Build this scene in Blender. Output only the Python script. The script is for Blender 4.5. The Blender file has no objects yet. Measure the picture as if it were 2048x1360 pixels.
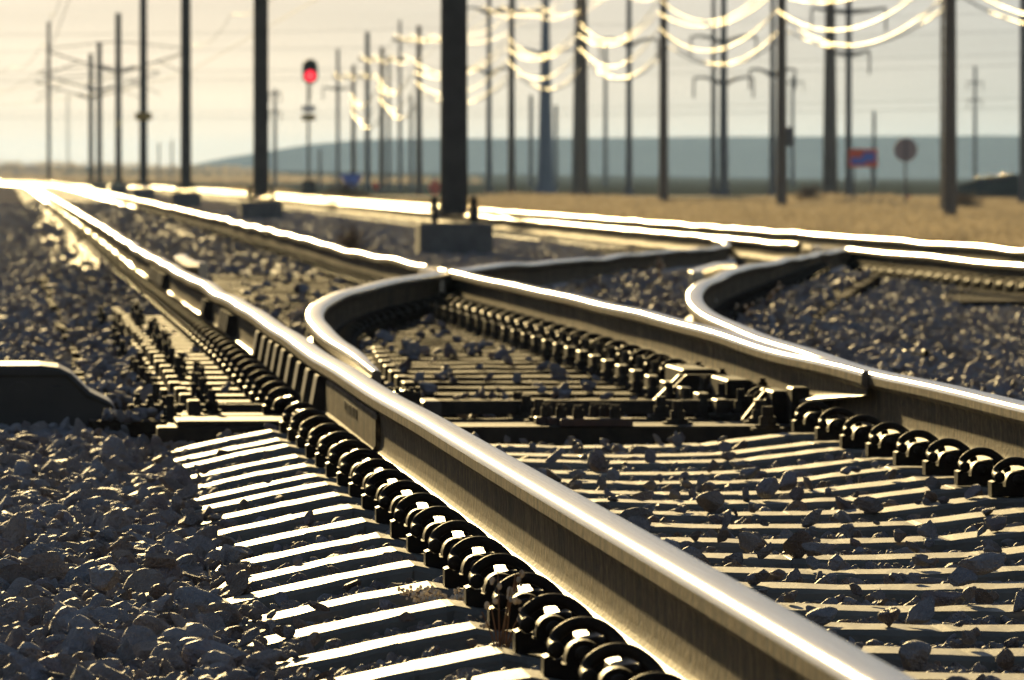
import bpy, bmesh, math, random
import numpy as np
from mathutils import Vector, Matrix, Euler

random.seed(7)
rng = np.random.default_rng(7)
R = math.radians
sc = bpy.context.scene
COL = sc.collection

# ------------------------------------------------------------------ camera
# world: x across the track, y along it, z = 0 at the near rail top (metres)
F = 14400.0
YAW, PITCH = math.atan(1014 / F), math.atan(327 / F)
CAMZ = 0.555
camd = bpy.data.cameras.new("camera")
camd.sensor_width = 36.0
camd.lens = F / 2048 * 36.0
camd.clip_start, camd.clip_end = 0.5, 40000
camd.dof.use_dof = True
camd.dof.focus_distance = 14.2
camd.dof.aperture_fstop = 17.0
camd.dof.aperture_blades = 0
cam = bpy.data.objects.new("camera", camd)
cam.location = (0, 0, CAMZ)
cam.rotation_euler = (math.pi / 2 - PITCH, 0, -YAW)
COL.objects.link(cam)
sc.camera = cam

# ------------------------------------------------------------------ sky and sun
SUN_EL, SUN_AZ = 10.5, -4.0          # degrees; azimuth from +y, negative towards -x
world = bpy.data.worlds.new("World")
sc.world = world
world.use_nodes = True
wn, wl = world.node_tree.nodes, world.node_tree.links
bg = wn["Background"]
sky = wn.new("ShaderNodeTexSky")
sky.sky_type = 'NISHITA'
sky.sun_disc = False
sky.sun_elevation = R(SUN_EL)
sky.sun_rotation = R(SUN_AZ)
sky.altitude = 1300
sky.air_density = 1.0
sky.dust_density = 1.5
sky.ozone_density = 1.6
# a thin high veil evens the sky out: each channel raised to a power below one, with faint streaks of cloud
wsp = wn.new("ShaderNodeSeparateColor"); wcb = wn.new("ShaderNodeCombineColor"); wl.new(sky.outputs[0], wsp.inputs[0])
for i, g in enumerate((.50, .50, .53)):
    q = wn.new("ShaderNodeMath"); q.operation = 'POWER'; q.inputs[1].default_value = g
    wl.new(wsp.outputs[i], q.inputs[0]); wl.new(q.outputs[0], wcb.inputs[i])
comp = wcb.outputs[0]
wtc = wn.new("ShaderNodeTexCoord"); wmp = wn.new("ShaderNodeMapping"); wmp.inputs["Scale"].default_value = (10, 10, 160)
wl.new(wtc.outputs["Generated"], wmp.inputs[0])
wnz = wn.new("ShaderNodeTexNoise"); wnz.inputs["Scale"].default_value = 1.3; wnz.inputs["Detail"].default_value = 4
wl.new(wmp.outputs[0], wnz.inputs["Vector"])
wmr = wn.new("ShaderNodeMapRange"); wmr.inputs[1].default_value = .3; wmr.inputs[2].default_value = .7; wmr.inputs[3].default_value = .90; wmr.inputs[4].default_value = 1.06
wl.new(wnz.outputs["Fac"], wmr.inputs[0])
wsc = wn.new("ShaderNodeVectorMath"); wsc.operation = 'SCALE'
wl.new(comp, wsc.inputs[0]); wl.new(wmr.outputs[0], wsc.inputs["Scale"])
# a thin grey cloud sheet dims the sky away from the sun
wxy = wn.new("ShaderNodeSeparateXYZ"); wl.new(wtc.outputs["Generated"], wxy.inputs[0])
wdv = wn.new("ShaderNodeMath"); wdv.operation = 'DIVIDE'; wl.new(wxy.outputs[0], wdv.inputs[0]); wl.new(wxy.outputs[1], wdv.inputs[1])
wgr = wn.new("ShaderNodeMapRange"); wgr.inputs[1].default_value = .03; wgr.inputs[2].default_value = .15; wl.new(wdv.outputs[0], wgr.inputs[0])
wmx = wn.new("ShaderNodeMixRGB"); wmx.blend_type = 'MULTIPLY'; wmx.inputs[2].default_value = (.70, .79, .93, 1)
wl.new(wgr.outputs[0], wmx.inputs[0]); wl.new(wsc.outputs[0], wmx.inputs[1])
wl.new(wmx.outputs[0], bg.inputs[0])
bg.inputs[1].default_value = 0.084

sund = bpy.data.lights.new("sun", 'SUN')
sund.energy = 5.0
sund.angle = R(0.53)
sund.color = (1.0, 0.74, 0.34)
sun = bpy.data.objects.new("sun", sund)
sdir = Vector((math.sin(R(SUN_AZ)) * math.cos(R(SUN_EL)), math.cos(R(SUN_AZ)) * math.cos(R(SUN_EL)), math.sin(R(SUN_EL))))
sun.rotation_euler = sdir.to_track_quat('Z', 'Y').to_euler()
COL.objects.link(sun)

sc.view_settings.view_transform = 'Standard'
sc.view_settings.look = 'None'
sc.view_settings.gamma = 1.0
sc.view_settings.exposure = 0.8
sc.cycles.use_denoising = True
sc.cycles.max_bounces = 6
sc.cycles.volume_bounces = 1
sc.cycles.sample_clamp_indirect = 6.0

# ------------------------------------------------------------------ place helpers
_fw = Vector((math.sin(YAW) * math.cos(PITCH), math.cos(YAW) * math.cos(PITCH), -math.sin(PITCH)))
_rt = Vector((math.cos(YAW), -math.sin(YAW), 0))
_up = _rt.cross(_fw)

def ray(px, py):
    return _fw + _rt * ((px - 1024) / F) - _up * ((py - 680) / F)

def P(px, py, z=0.0):
    d = ray(px, py)
    t = (z - CAMZ) / d.z
    return Vector((d.x * t, d.y * t, z))

def PY(px, py, Y):
    d = ray(px, py)
    t = Y / d.y
    return Vector((d.x * t, Y, CAMZ + d.z * t))

_zy = [0, 20, 24, 28, 33, 40, 52, 68, 80, 95, 127, 250, 400, 2000, 9000]
_zz = [0, 0, .012, .030, .034, .034, .030, .062, .075, .092, .125, .22, .30, .30, .30]
def zt(y):
    return np.interp(y, _zy, _zz)

def curve_left(y):                    # far away both tracks swing gently aside
    d = np.maximum(0, np.asarray(y, float) - 330)
    return -d * d / (2 * 1500.0)

Z2 = -0.115                           # second track rail top
_gx = [-400, -9, -1.2, -.35, .30, .50, 2.95, 3.15, 3.6, 4.4, 6.0, 6.5, 10.2, 11.2, 400]
_gz = [-.75, -.75, -.62, -.268, -.276, -.305, -.305, -.285, -.29, -.40, -.40, -.385, -.385, -.50, -.50]
_gw = [.6, .6, .8, 1, 1, 1, 1, 1, 1, .6, .6, .35, .35, .6, .6]
_ty = [18, 20, 24.8, 29.7, 33.7, 38.7, 41.2, 66, 72]
_tx = [2.49, 2.49, 2.6, 2.88, 3.24, 3.87, 4.2, 7.75, 7.75]
def ground(x, y):
    x = np.asarray(x, float); y = np.asarray(y, float)
    xl = x - curve_left(y)
    b = np.interp(xl, _gx, _gz) + np.interp(xl, _gx, _gw) * zt(y)
    # ballast under the diverging track
    xd = np.interp(y, _ty, _tx)
    zc = np.interp(y, [20, 33, 42, 68], [0, .034, .034, Z2]) - .262
    w = np.clip((xd + 1.25 - x) / .5, 0, 1) * np.clip((x - 3.05) / .15, 0, 1) * np.clip((y - 19) / 3, 0, 1) * np.clip((80 - y) / 8, 0, 1)
    return b + w * np.maximum(0, zc - b)

def G(px, py):
    z = -.5
    for _ in range(30):
        p = P(px, py, z)
        z = float(ground(p.x, p.y))
    return p

ORD = ("first second third fourth fifth sixth seventh eighth ninth tenth eleventh twelfth thirteenth fourteenth fifteenth "
       "sixteenth seventeenth eighteenth nineteenth twentieth").split()
TENS = {2: "twenty", 3: "thirty", 4: "forty", 5: "fifty", 6: "sixty", 7: "seventy", 8: "eighty"}
TENTH = {2: "twentieth", 3: "thirtieth", 4: "fortieth", 5: "fiftieth", 6: "sixtieth", 7: "seventieth", 8: "eightieth"}
def ordinal(n):
    if n <= 20: return ORD[n - 1]
    t, u = divmod(n, 10)
    return TENTH[t] if u == 0 else TENS[t] + "-" + ORD[u - 1]

# ------------------------------------------------------------------ material helpers
def new_mat(name):
    m = bpy.data.materials.new(name); m.use_nodes = True
    return m, m.node_tree.nodes, m.node_tree.links, m.node_tree.nodes["Principled BSDF"]

def mat(name, c1, rough=.6, metal=0.0, c2=None, scale=8.0, bump=0.0, bscale=60.0, spec=.5, stretch=None, rvar=0.0, rand=0.0, coat=0.0, detail=5.0):
    m, n, l, b = new_mat(name)
    b.inputs["Roughness"].default_value = rough
    b.inputs["Metallic"].default_value = metal
    b.inputs["Specular IOR Level"].default_value = spec
    b.inputs["Base Color"].default_value = (*c1, 1)
    if coat: b.inputs["Coat Weight"].default_value = coat
    tc = n.new("ShaderNodeTexCoord")
    mp = n.new("ShaderNodeMapping")
    if stretch: mp.inputs["Scale"].default_value = stretch
    l.new(tc.outputs["Object"], mp.inputs[0])
    out = None
    if c2 is not None:
        t = n.new("ShaderNodeTexNoise"); t.inputs["Scale"].default_value = scale; t.inputs["Detail"].default_value = detail
        l.new(mp.outputs[0], t.inputs["Vector"])
        rp = n.new("ShaderNodeValToRGB")
        rp.color_ramp.elements[0].position = .32; rp.color_ramp.elements[0].color = (*c1, 1)
        rp.color_ramp.elements[1].position = .68; rp.color_ramp.elements[1].color = (*c2, 1)
        l.new(t.outputs["Fac"], rp.inputs[0])
        out = rp.outputs[0]
        if rvar:
            mr = n.new("ShaderNodeMapRange")
            mr.inputs[3].default_value = rough - rvar; mr.inputs[4].default_value = rough + rvar
            l.new(t.outputs["Fac"], mr.inputs[0]); l.new(mr.outputs[0], b.inputs["Roughness"])
    if rand and out is not None:
        oi = n.new("ShaderNodeObjectInfo")
        hs = n.new("ShaderNodeHueSaturation")
        mr = n.new("ShaderNodeMapRange"); mr.inputs[3].default_value = 1 - rand; mr.inputs[4].default_value = 1 + rand
        l.new(oi.outputs["Random"], mr.inputs[0]); l.new(mr.outputs[0], hs.inputs["Value"])
        l.new(out, hs.inputs["Color"]); out = hs.outputs[0]
    if out is not None: l.new(out, b.inputs["Base Color"])
    if bump:
        t2 = n.new("ShaderNodeTexNoise"); t2.inputs["Scale"].default_value = bscale; t2.inputs["Detail"].default_value = 6
        l.new(mp.outputs[0], t2.inputs["Vector"])
        bp = n.new("ShaderNodeBump"); bp.inputs["Strength"].default_value = 1.0; bp.inputs["Distance"].default_value = bump
        l.new(t2.outputs["Fac"], bp.inputs["Height"]); l.new(bp.outputs[0], b.inputs["Normal"])
    return m

M = {}
M['rail_top'] = mat("polished_steel", (.54, .50, .44), .21, 1.0, (.40, .37, .32), 5.0, .00012, 40, stretch=(40, .5, 40), rvar=.05)
def rail_web_mat():
    m, n, l, b = new_mat("rusted_steel_web")
    tc = n.new("ShaderNodeTexCoord")
    def noise(scale, det, st):
        mp = n.new("ShaderNodeMapping"); mp.inputs["Scale"].default_value = st; l.new(tc.outputs["Object"], mp.inputs[0])
        t = n.new("ShaderNodeTexNoise"); t.inputs["Scale"].default_value = scale; t.inputs["Detail"].default_value = det
        l.new(mp.outputs[0], t.inputs["Vector"]); return t.outputs["Fac"]
    grain = noise(85, 7, (1, 1, .5)); drip = noise(22, 5, (1, 1, .07)); patch = noise(1.7, 6, (1, .6, 1))
    rp = n.new("ShaderNodeValToRGB"); e = rp.color_ramp.elements
    e[0].position, e[0].color = .34, (.030, .020, .011, 1); e[1].position, e[1].color = .68, (.20, .135, .062, 1)
    l.new(grain, rp.inputs[0])
    mr = n.new("ShaderNodeMapRange"); mr.inputs[1].default_value = .36; mr.inputs[2].default_value = .62; mr.inputs[3].default_value = .42; mr.inputs[4].default_value = 1.15
    l.new(drip, mr.inputs[0])
    mr2 = n.new("ShaderNodeMapRange"); mr2.inputs[1].default_value = .3; mr2.inputs[2].default_value = .7; mr2.inputs[3].default_value = .65; mr2.inputs[4].default_value = 1.2
    l.new(patch, mr2.inputs[0])
    mu = n.new("ShaderNodeMath"); mu.operation = 'MULTIPLY'; l.new(mr.outputs[0], mu.inputs[0]); l.new(mr2.outputs[0], mu.inputs[1])
    hs = n.new("ShaderNodeHueSaturation"); l.new(rp.outputs[0], hs.inputs["Color"]); l.new(mu.outputs[0], hs.inputs["Value"])
    l.new(hs.outputs[0], b.inputs["Base Color"])
    b.inputs["Roughness"].default_value = .66; b.inputs["Specular IOR Level"].default_value = .05
    bp = n.new("ShaderNodeBump"); bp.inputs["Distance"].default_value = .0045; l.new(grain, bp.inputs["Height"])
    bp2 = n.new("ShaderNodeBump"); bp2.inputs["Distance"].default_value = .0025; l.new(drip, bp2.inputs["Height"]); l.new(bp.outputs[0], bp2.inputs["Normal"])
    l.new(bp2.outputs[0], b.inputs["Normal"])
    return m
M['rail_web'] = rail_web_mat()
M['rail_foot'] = mat("rusted_steel_foot", (.08, .055, .030), .42, 0.0, (.14, .10, .06), 30, .0006, 240, spec=.7)
M['clip'] = mat("dark_spring_steel", (.018, .014, .010), .55, 0.0, (.036, .024, .014), 60, .0008, 300, spec=.07, rand=.25)
M['steel'] = mat("oily_dark_steel", (.030, .023, .015), .55, 0.0, (.060, .043, .026), 25, .0006, 150, spec=.2)
M['redsteel'] = mat("rust_red_plate", (.10, .040, .020), .5, 0.0, (.06, .03, .018), 25, .0006, 150)
M['concrete'] = mat("worn_concrete", (.175, .163, .134), .57, 0.0, (.10, .094, .076), 9, .0012, 140, spec=.85, rvar=.10, rand=.18, detail=9)
M['timber'] = mat("weathered_timber", (.024, .017, .011), .75, 0.0, (.055, .039, .024), 10, .004, 30, stretch=(.6, 14, 14), rand=.3, spec=.09)
M['machine'] = mat("dark_grey_enamel", (.030, .026, .022), .40, 0.0, (.05, .042, .033), 9, .0004, 120, spec=.5)
M['pole_steel'] = mat("galvanised_grey_brown_steel", (.062, .054, .048), .6, .0, (.09, .08, .07), 3, .0005, 60, spec=.25)
M['block'] = mat("grey_concrete_block", (.17, .165, .155), .85, 0.0, (.12, .115, .11), 9, .003, 60)
M['wood_pole'] = mat("brown_utility_pole_wood", (.15, .115, .08), .8, 0.0, (.22, .17, .125), 3, .004, 25, stretch=(6, 6, .4))
M['weather_steel'] = mat("weathering_steel_pole", (.17, .13, .09), .7, .0, (.23, .18, .13), 1, .001, 10)
M['hazed_steel'] = mat("haze_tinted_steel_pole", (.19, .215, .26), .5, .1, (.23, .25, .30), 1, .001, 10)  # bluish cast of the distant haze is put into the colour
M['grey_steel'] = mat("dull_grey_steel_pole", (.16, .155, .145), .6, .1, (.21, .20, .19), 1, .001, 10)
M['wire'] = mat("aluminium_conductor", (.0050, .0038, .0022), .46, 1.0)
M['dark_wire'] = mat("dark_overhead_wire", (.12, .10, .09), .6, 0.3)
M['insulator'] = mat("porcelain_grey", (.35, .33, .30), .25, 0.0, coat=.4)
M['black'] = mat("matt_black_paint", (.015, .014, .013), .6)
M['sign_yellow'] = mat("yellow_sign_paint", (.42, .28, .04), .5)
M['sign_white'] = mat("white_sign_paint", (.55, .55, .55), .5)
M['sign_red'] = mat("red_orange_sign_sheet", (.90, .17, .10), .6, spec=.1)  # base colour raised to stand in for light coming through the sheet
M['sign_blue'] = mat("blue_sign_sheet", (.20, .30, .80), .6, spec=.1)  # brightened too, backlight put into the blue
M['sign_back'] = mat("dull_pinkish_sign_back", (.46, .36, .34), .7)  # lightened as well to imitate backlight
M['car_dark'] = mat("dark_car_paint", (.02, .022, .024), .35, 0.0, spec=.3)
M['glass'] = mat("dark_glass", (.012, .012, .012), .35, spec=.08)
M['tyre'] = mat("tyre_rubber", (.02, .02, .02), .8)
M['scrub'] = mat("dry_brown_twigs", (.16, .10, .05), .8, 0.0, (.22, .14, .07), 20)

def translucent(name, c1, c2, scale=3.0, trans=.45, rand=.25):
    m, n, l, b = new_mat(name)
    tc = n.new("ShaderNodeTexCoord"); t = n.new("ShaderNodeTexNoise"); t.inputs["Scale"].default_value = scale
    l.new(tc.outputs["Object"], t.inputs["Vector"])
    rp = n.new("ShaderNodeValToRGB"); rp.color_ramp.elements[0].color = (*c1, 1); rp.color_ramp.elements[1].color = (*c2, 1)
    rp.color_ramp.elements[0].position = .35; rp.color_ramp.elements[1].position = .65
    l.new(t.outputs["Fac"], rp.inputs[0])
    oi = n.new("ShaderNodeObjectInfo"); mr = n.new("ShaderNodeMapRange"); mr.inputs[3].default_value = 1 - rand; mr.inputs[4].default_value = 1 + rand
    hs = n.new("ShaderNodeHueSaturation")
    l.new(oi.outputs["Random"], mr.inputs[0]); l.new(mr.outputs[0], hs.inputs["Value"]); l.new(rp.outputs[0], hs.inputs["Color"])
    d = n.new("ShaderNodeBsdfDiffuse"); tr = n.new("ShaderNodeBsdfTranslucent"); mx = n.new("ShaderNodeMixShader")
    l.new(hs.outputs[0], d.inputs[0]); l.new(hs.outputs[0], tr.inputs[0]); mx.inputs[0].default_value = trans
    l.new(d.outputs[0], mx.inputs[1]); l.new(tr.outputs[0], mx.inputs[2])
    l.new(mx.outputs[0], n["Material Output"].inputs[0])
    return m
M['straw'] = translucent("dry_straw", (.34, .28, .19), (.50, .43, .32))
M['weed'] = translucent("dry_seed_heads", (.55, .50, .42), (.72, .66, .56), 30, .3)
M['stem'] = translucent("dry_weed_stem", (.20, .12, .07), (.30, .19, .11), 30, .25)

def stone_mat():
    m, n, l, b = new_mat("crushed_stone")
    oi = n.new("ShaderNodeObjectInfo")
    rp = n.new("ShaderNodeValToRGB"); e = rp.color_ramp.elements
    e[0].position = 0; e[0].color = (.30, .285, .29, 1)
    e[1].position = 1; e[1].color = (.43, .41, .42, 1)
    for p, c in ((.2, (.40, .31, .25)), (.36, (.35, .345, .37)), (.52, (.44, .40, .39)), (.64, (.25, .19, .155)), (.76, (.38, .33, .35)), (.88, (.37, .37, .40))):
        q = e.new(p); q.color = (*c, 1)
    l.new(oi.outputs["Random"], rp.inputs[0])
    tc = n.new("ShaderNodeTexCoord")
    t = n.new("ShaderNodeTexNoise"); t.inputs["Scale"].default_value = 3.0; t.inputs["Detail"].default_value = 8
    l.new(tc.outputs["Object"], t.inputs["Vector"])
    mr = n.new("ShaderNodeMapRange"); mr.inputs[3].default_value = .68; mr.inputs[4].default_value = 1.75
    l.new(t.outputs["Fac"], mr.inputs[0])
    hs = n.new("ShaderNodeHueSaturation"); l.new(rp.outputs[0], hs.inputs["Color"]); l.new(mr.outputs[0], hs.inputs["Value"])
    l.new(hs.outputs[0], b.inputs["Base Color"])
    b.inputs["Roughness"].default_value = .62
    b.inputs["Specular IOR Level"].default_value = .4
    t2 = n.new("ShaderNodeTexNoise"); t2.inputs["Scale"].default_value = 6.0; t2.inputs["Detail"].default_value = 10
    l.new(tc.outputs["Object"], t2.inputs["Vector"])
    bp = n.new("ShaderNodeBump"); bp.inputs["Distance"].default_value = .10; bp.inputs["Strength"].default_value = .8
    l.new(t2.outputs["Fac"], bp.inputs["Height"]); l.new(bp.outputs[0], b.inputs["Normal"])
    return m
M['stone'] = stone_mat()

# ------------------------------------------------------------------ mesh helpers
class MB:
    def __init__(s): s.v = []; s.f = []; s.sm = []
    def add(s, vs, fs, smooth=False):
        o = len(s.v); s.v += [tuple(p) for p in vs]
        s.f += [tuple(o + i for i in f) for f in fs]; s.sm += [smooth] * len(fs)
    def box(s, x0, x1, y0, y1, z0, z1, ch=0.0):
        if ch <= 0:
            vs = [(x0, y0, z0), (x1, y0, z0), (x1, y1, z0), (x0, y1, z0), (x0, y0, z1), (x1, y0, z1), (x1, y1, z1), (x0, y1, z1)]
            s.add(vs, [(0, 3, 2, 1), (4, 5, 6, 7), (0, 1, 5, 4), (1, 2, 6, 5), (2, 3, 7, 6), (3, 0, 4, 7)])
        else:
            c = min(ch, (x1 - x0) / 3, (y1 - y0) / 3, (z1 - z0) / 2)
            rings = [(x0, x1, y0, y1, z0), (x0, x1, y0, y1, z1 - c), (x0 + c, x1 - c, y0 + c, y1 - c, z1)]
            vs = []
            for a, b, d, e, z in rings: vs += [(a, d, z), (b, d, z), (b, e, z), (a, e, z)]
            fs = [(3, 2, 1, 0), (8, 9, 10, 11)]
            for k in range(2):
                for i in range(4):
                    j = (i + 1) % 4
                    fs.append((4 * k + i, 4 * k + j, 4 * k + 4 + j, 4 * k + 4 + i))
            s.add(vs, fs)
    def tube(s, pts, rad, n=8, cap=True, smooth=True):
        pts = [Vector(p) for p in pts]; m = len(pts)
        rr = rad if hasattr(rad, '__len__') else [rad] * m
        t0 = (pts[1] - pts[0]).normalized()
        ref = Vector((0, 0, 1)) if abs(t0.z) < .9 else Vector((1, 0, 0))
        u = t0.cross(ref).normalized(); vs = []; fs = []
        for i, p in enumerate(pts):
            t = (pts[min(i + 1, m - 1)] - pts[max(i - 1, 0)]).normalized()
            u = (u - t * u.dot(t)).normalized(); w = t.cross(u)
            for k in range(n):
                a = 2 * math.pi * k / n
                vs.append(p + (u * math.cos(a) + w * math.sin(a)) * rr[i])
        for i in range(m - 1):
            for k in range(n):
                j = (k + 1) % n
                fs.append((i * n + k, i * n + j, (i + 1) * n + j, (i + 1) * n + k))
        s.add(vs, fs, smooth)
        if cap:
            s.add(vs[:n], [tuple(range(n))[::-1]]); s.add(vs[-n:], [tuple(range(n))])
    def cyl(s, x, y, z0, z1, r, r2=None, n=12, smooth=True):
        s.tube([(x, y, z0), (x, y, z1)], [r, r if r2 is None else r2], n, True, smooth)
    def ball(s, c, r, nu=10, nv=7, sx=1, sy=1, sz=1):
        vs = []; fs = []
        for i in range(nv + 1):
            ph = math.pi * i / nv
            for k in range(nu):
                a = 2 * math.pi * k / nu
                vs.append((c[0] + sx * r * math.sin(ph) * math.cos(a), c[1] + sy * r * math.sin(ph) * math.sin(a), c[2] + sz * r * math.cos(ph)))
        for i in range(nv):
            for k in range(nu):
                j = (k + 1) % nu
                fs.append((i * nu + k, (i + 1) * nu + k, (i + 1) * nu + j, i * nu + j))
        s.add(vs, fs, True)
    def prism(s, poly, axis, a0, a1, smooth=False):
        """poly: 2-D outline; axis 'y' maps (u,v)->(x,z), 'x' maps (u,v)->(y,z), 'z' maps (u,v)->(x,y)"""
        def mk(u, v, a): return {'y': (u, a, v), 'x': (a, u, v), 'z': (u, v, a)}[axis]
        n = len(poly)
        vs = [mk(u, v, a0) for u, v in poly] + [mk(u, v, a1) for u, v in poly]
        s.add(vs, [tuple(range(n)), tuple(range(n, 2 * n))[::-1]] + [(i, i + n, (i + 1) % n + n, (i + 1) % n) for i in range(n)], smooth)
    def mesh(s, name, m):
        me = bpy.data.meshes.new(name)
        me.from_pydata(s.v, [], s.f)
        me.polygons.foreach_set("use_smooth", s.sm)
        me.materials.append(m)
        bm = bmesh.new(); bm.from_mesh(me)
        bmesh.ops.recalc_face_normals(bm, faces=bm.faces); bm.to_mesh(me); bm.free()
        me.update()
        return me
    def build(s, name, m, parent=None, loc=(0, 0, 0)):
        return link(name, s.mesh(name, m), parent, loc)

def link(name, me, parent=None, loc=(0, 0, 0), rotz=0.0):
    o = bpy.data.objects.new(name, me)
    COL.objects.link(o)
    o.location = loc; o.rotation_euler = (0, 0, rotz)
    if parent is not None: o.parent = parent
    return o

def tag(o, label, cat, group=None):
    o["label"] = label; o["category"] = cat
    if group: o["group"] = group
    return o

def thing(name, label, cat, loc=(0, 0, 0), rotz=0.0, group=None):
    o = bpy.data.objects.new(name, None)
    o.empty_display_size = .1
    COL.objects.link(o); o.location = loc; o.rotation_euler = (0, 0, rotz)
    return tag(o, label, cat, group)

def copy_tree(o, parent=None):
    c = o.copy(); COL.objects.link(c); c.parent = parent
    for ch in list(o.children): copy_tree(ch, c)
    return c

def structure(o):
    o["kind"] = "structure"; return o
def stuff(o, label, cat):
    o["kind"] = "stuff"; o["label"] = label; o["category"] = cat; return o

# ------------------------------------------------------------------ ground
def ground_sheet():
    xs = np.unique(np.concatenate([np.linspace(-2000, -60, 14), np.linspace(-60, -6, 12), np.arange(-6, 12.01, .15), np.linspace(12, 60, 25), np.linspace(60, 3500, 24)]))
    ys = np.unique(np.concatenate([np.linspace(-300, 5, 10), np.arange(5, 100, .8), np.linspace(100, 500, 80), np.geomspace(500, 9500, 40)]))
    X, Y = np.meshgrid(xs, ys)
    Zg = ground(X, Y) - .015
    Zg += np.where((np.abs(X) < 12) & (Y > 5) & (Y < 100), rng.normal(0, .006, X.shape), 0)
    # a low bank closes the view where the tracks swing aside
    bank = np.exp(-((Y - 1750) / 200.0) ** 2) * np.clip((160 - X) / 160, 0, 1) * 4.2
    Zg = Zg + bank
    nx, ny = len(xs), len(ys)
    v = np.stack([X, Y, Zg], -1).reshape(-1, 3)
    i = np.arange((ny - 1) * nx).reshape(ny - 1, nx)[:, :-1].ravel()
    f = np.stack([i, i + 1, i + 1 + nx, i + nx], 1)
    me = bpy.data.meshes.new("ground"); me.from_pydata(v.tolist(), [], f.tolist())
    me.polygons.foreach_set("use_smooth", [True] * len(f))
    m, n, l, b = new_mat("earth_and_ballast_bed")
    tc = n.new("ShaderNodeTexCoord"); sep = n.new("ShaderNodeSeparateXYZ"); l.new(tc.outputs["Object"], sep.inputs[0])
    t = n.new("ShaderNodeTexNoise"); t.inputs["Scale"].default_value = 14; t.inputs["Detail"].default_value = 9
    l.new(tc.outputs["Object"], t.inputs["Vector"])
    g = n.new("ShaderNodeValToRGB"); g.color_ramp.elements[0].color = (.13, .11, .10, 1); g.color_ramp.elements[1].color = (.34, .31, .29, 1)
    g.color_ramp.elements[0].position = .3; g.color_ramp.elements[1].position = .7
    l.new(t.outputs["Fac"], g.inputs[0])
    t3 = n.new("ShaderNodeTexNoise"); t3.inputs["Scale"].default_value = .35; t3.inputs["Detail"].default_value = 10
    mp = n.new("ShaderNodeMapping"); mp.inputs["Scale"].default_value = (1, .12, 1)
    l.new(tc.outputs["Object"], mp.inputs[0]); l.new(mp.outputs[0], t3.inputs["Vector"])
    e = n.new("ShaderNodeValToRGB"); e.color_ramp.elements[0].color = (.14, .115, .088, 1); e.color_ramp.elements[1].color = (.27, .23, .175, 1)
    e.color_ramp.elements[0].position = .3; e.color_ramp.elements[1].position = .7
    l.new(t3.outputs["Fac"], e.inputs[0])
    mr = n.new("ShaderNodeMapRange"); mr.inputs[1].default_value = 10.3; mr.inputs[2].default_value = 11.3
    l.new(sep.outputs[0], mr.inputs[0])
    mx = n.new("ShaderNodeMixRGB"); l.new(mr.outputs[0], mx.inputs[0]); l.new(g.outputs[0], mx.inputs[1]); l.new(e.outputs[0], mx.inputs[2])
    # green-grey winter field far beyond the straw
    mf = n.new("ShaderNodeMapRange"); mf.inputs[1].default_value = 258; mf.inputs[2].default_value = 285
    l.new(sep.outputs[1], mf.inputs[0])
    mx2 = n.new("ShaderNodeMixRGB"); mfm = n.new("ShaderNodeMath"); mfm.operation = 'MULTIPLY'; l.new(mf.outputs[0], mfm.inputs[0]); l.new(mr.outputs[0], mfm.inputs[1]); l.new(mfm.outputs[0], mx2.inputs[0]); l.new(mx.outputs[0], mx2.inputs[1]); mx2.inputs[2].default_value = (.080, .090, .075, 1)
    l.new(mx2.outputs[0], b.inputs["Base Color"])
    b.inputs["Roughness"].default_value = .9; b.inputs["Specular IOR Level"].default_value = 0.0
    bp = n.new("ShaderNodeBump"); bp.inputs["Distance"].default_value = .03; l.new(t.outputs["Fac"], bp.inputs["Height"]); l.new(bp.outputs[0], b.inputs["Normal"])
    me.materials.append(m)
    structure(link("ground", me))
ground_sheet()

# ------------------------------------------------------------------ hills
def hills():
    ctl = [(-1500, 350), (0, 356), (250, 354), (330, 349), (400, 332), (500, 311), (600, 291), (690, 281), (800, 277), (1160, 275), (1400, 274), (1700, 272), (2048, 271), (2600, 276), (3600, 300)]
    YH = 4200.0
    xs = np.linspace(-900, 2600, 160)
    pxs = np.array([c[0] for c in ctl]); pys = np.array([c[1] for c in ctl])
    pxx = 10 + F * xs / YH
    hh = CAMZ + (353 - np.interp(pxx, pxs, pys)) * YH / F
    hh += np.convolve(rng.normal(0, .35, len(xs)), np.ones(3) / 3, 'same')
    dep = [(-95, 0), (-82, .06), (-62, .28), (-40, .58), (-22, .82), (-8, .96), (0, 1.0), (200, .98), (900, .9)]
    v = []; f = []
    for d, k in dep:
        for x, h in zip(xs, hh):
            v.append((x, YH + d, -.4 + (h + .4) * k + (rng.normal(0, .4) if 0 < k < .95 and h > 3 else 0)))
    n = len(xs)
    for r in range(len(dep) - 1):
        for c in range(n - 1):
            f.append((r * n + c, r * n + c + 1, (r + 1) * n + c + 1, (r + 1) * n + c))
    me = bpy.data.meshes.new("hills"); me.from_pydata(v, [], f)
    me.polygons.foreach_set("use_smooth", [True] * len(f))
    me.materials.append(mat("distant_scrub_hillside", (.036, .042, .046), .9, 0, (.06, .066, .062), .02, spec=0.0))
    structure(link("hills", me))
hills()

# ------------------------------------------------------------------ haze (air between camera and hills)
def haze():
    mb = MB(); mb.box(-2300, 3800, -400, 9900, -3.0, 46.0)
    m = bpy.data.materials.new("haze_air"); m.use_nodes = True
    n, l = m.node_tree.nodes, m.node_tree.links
    n.remove(n["Principled BSDF"])
    vol = n.new("ShaderNodeVolumePrincipled")
    vol.inputs["Color"].default_value = (.36, .56, 1.0, 1)
    vol.inputs["Density"].default_value = .00009
    vol.inputs["Anisotropy"].default_value = .35
    l.new(vol.outputs[0], n["Material Output"].inputs["Volume"])
    o = mb.build("haze", m)
    o["kind"] = "stuff"
    o["label"] = "pale sunlit haze filling the air over the whole plain"
haze()

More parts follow.
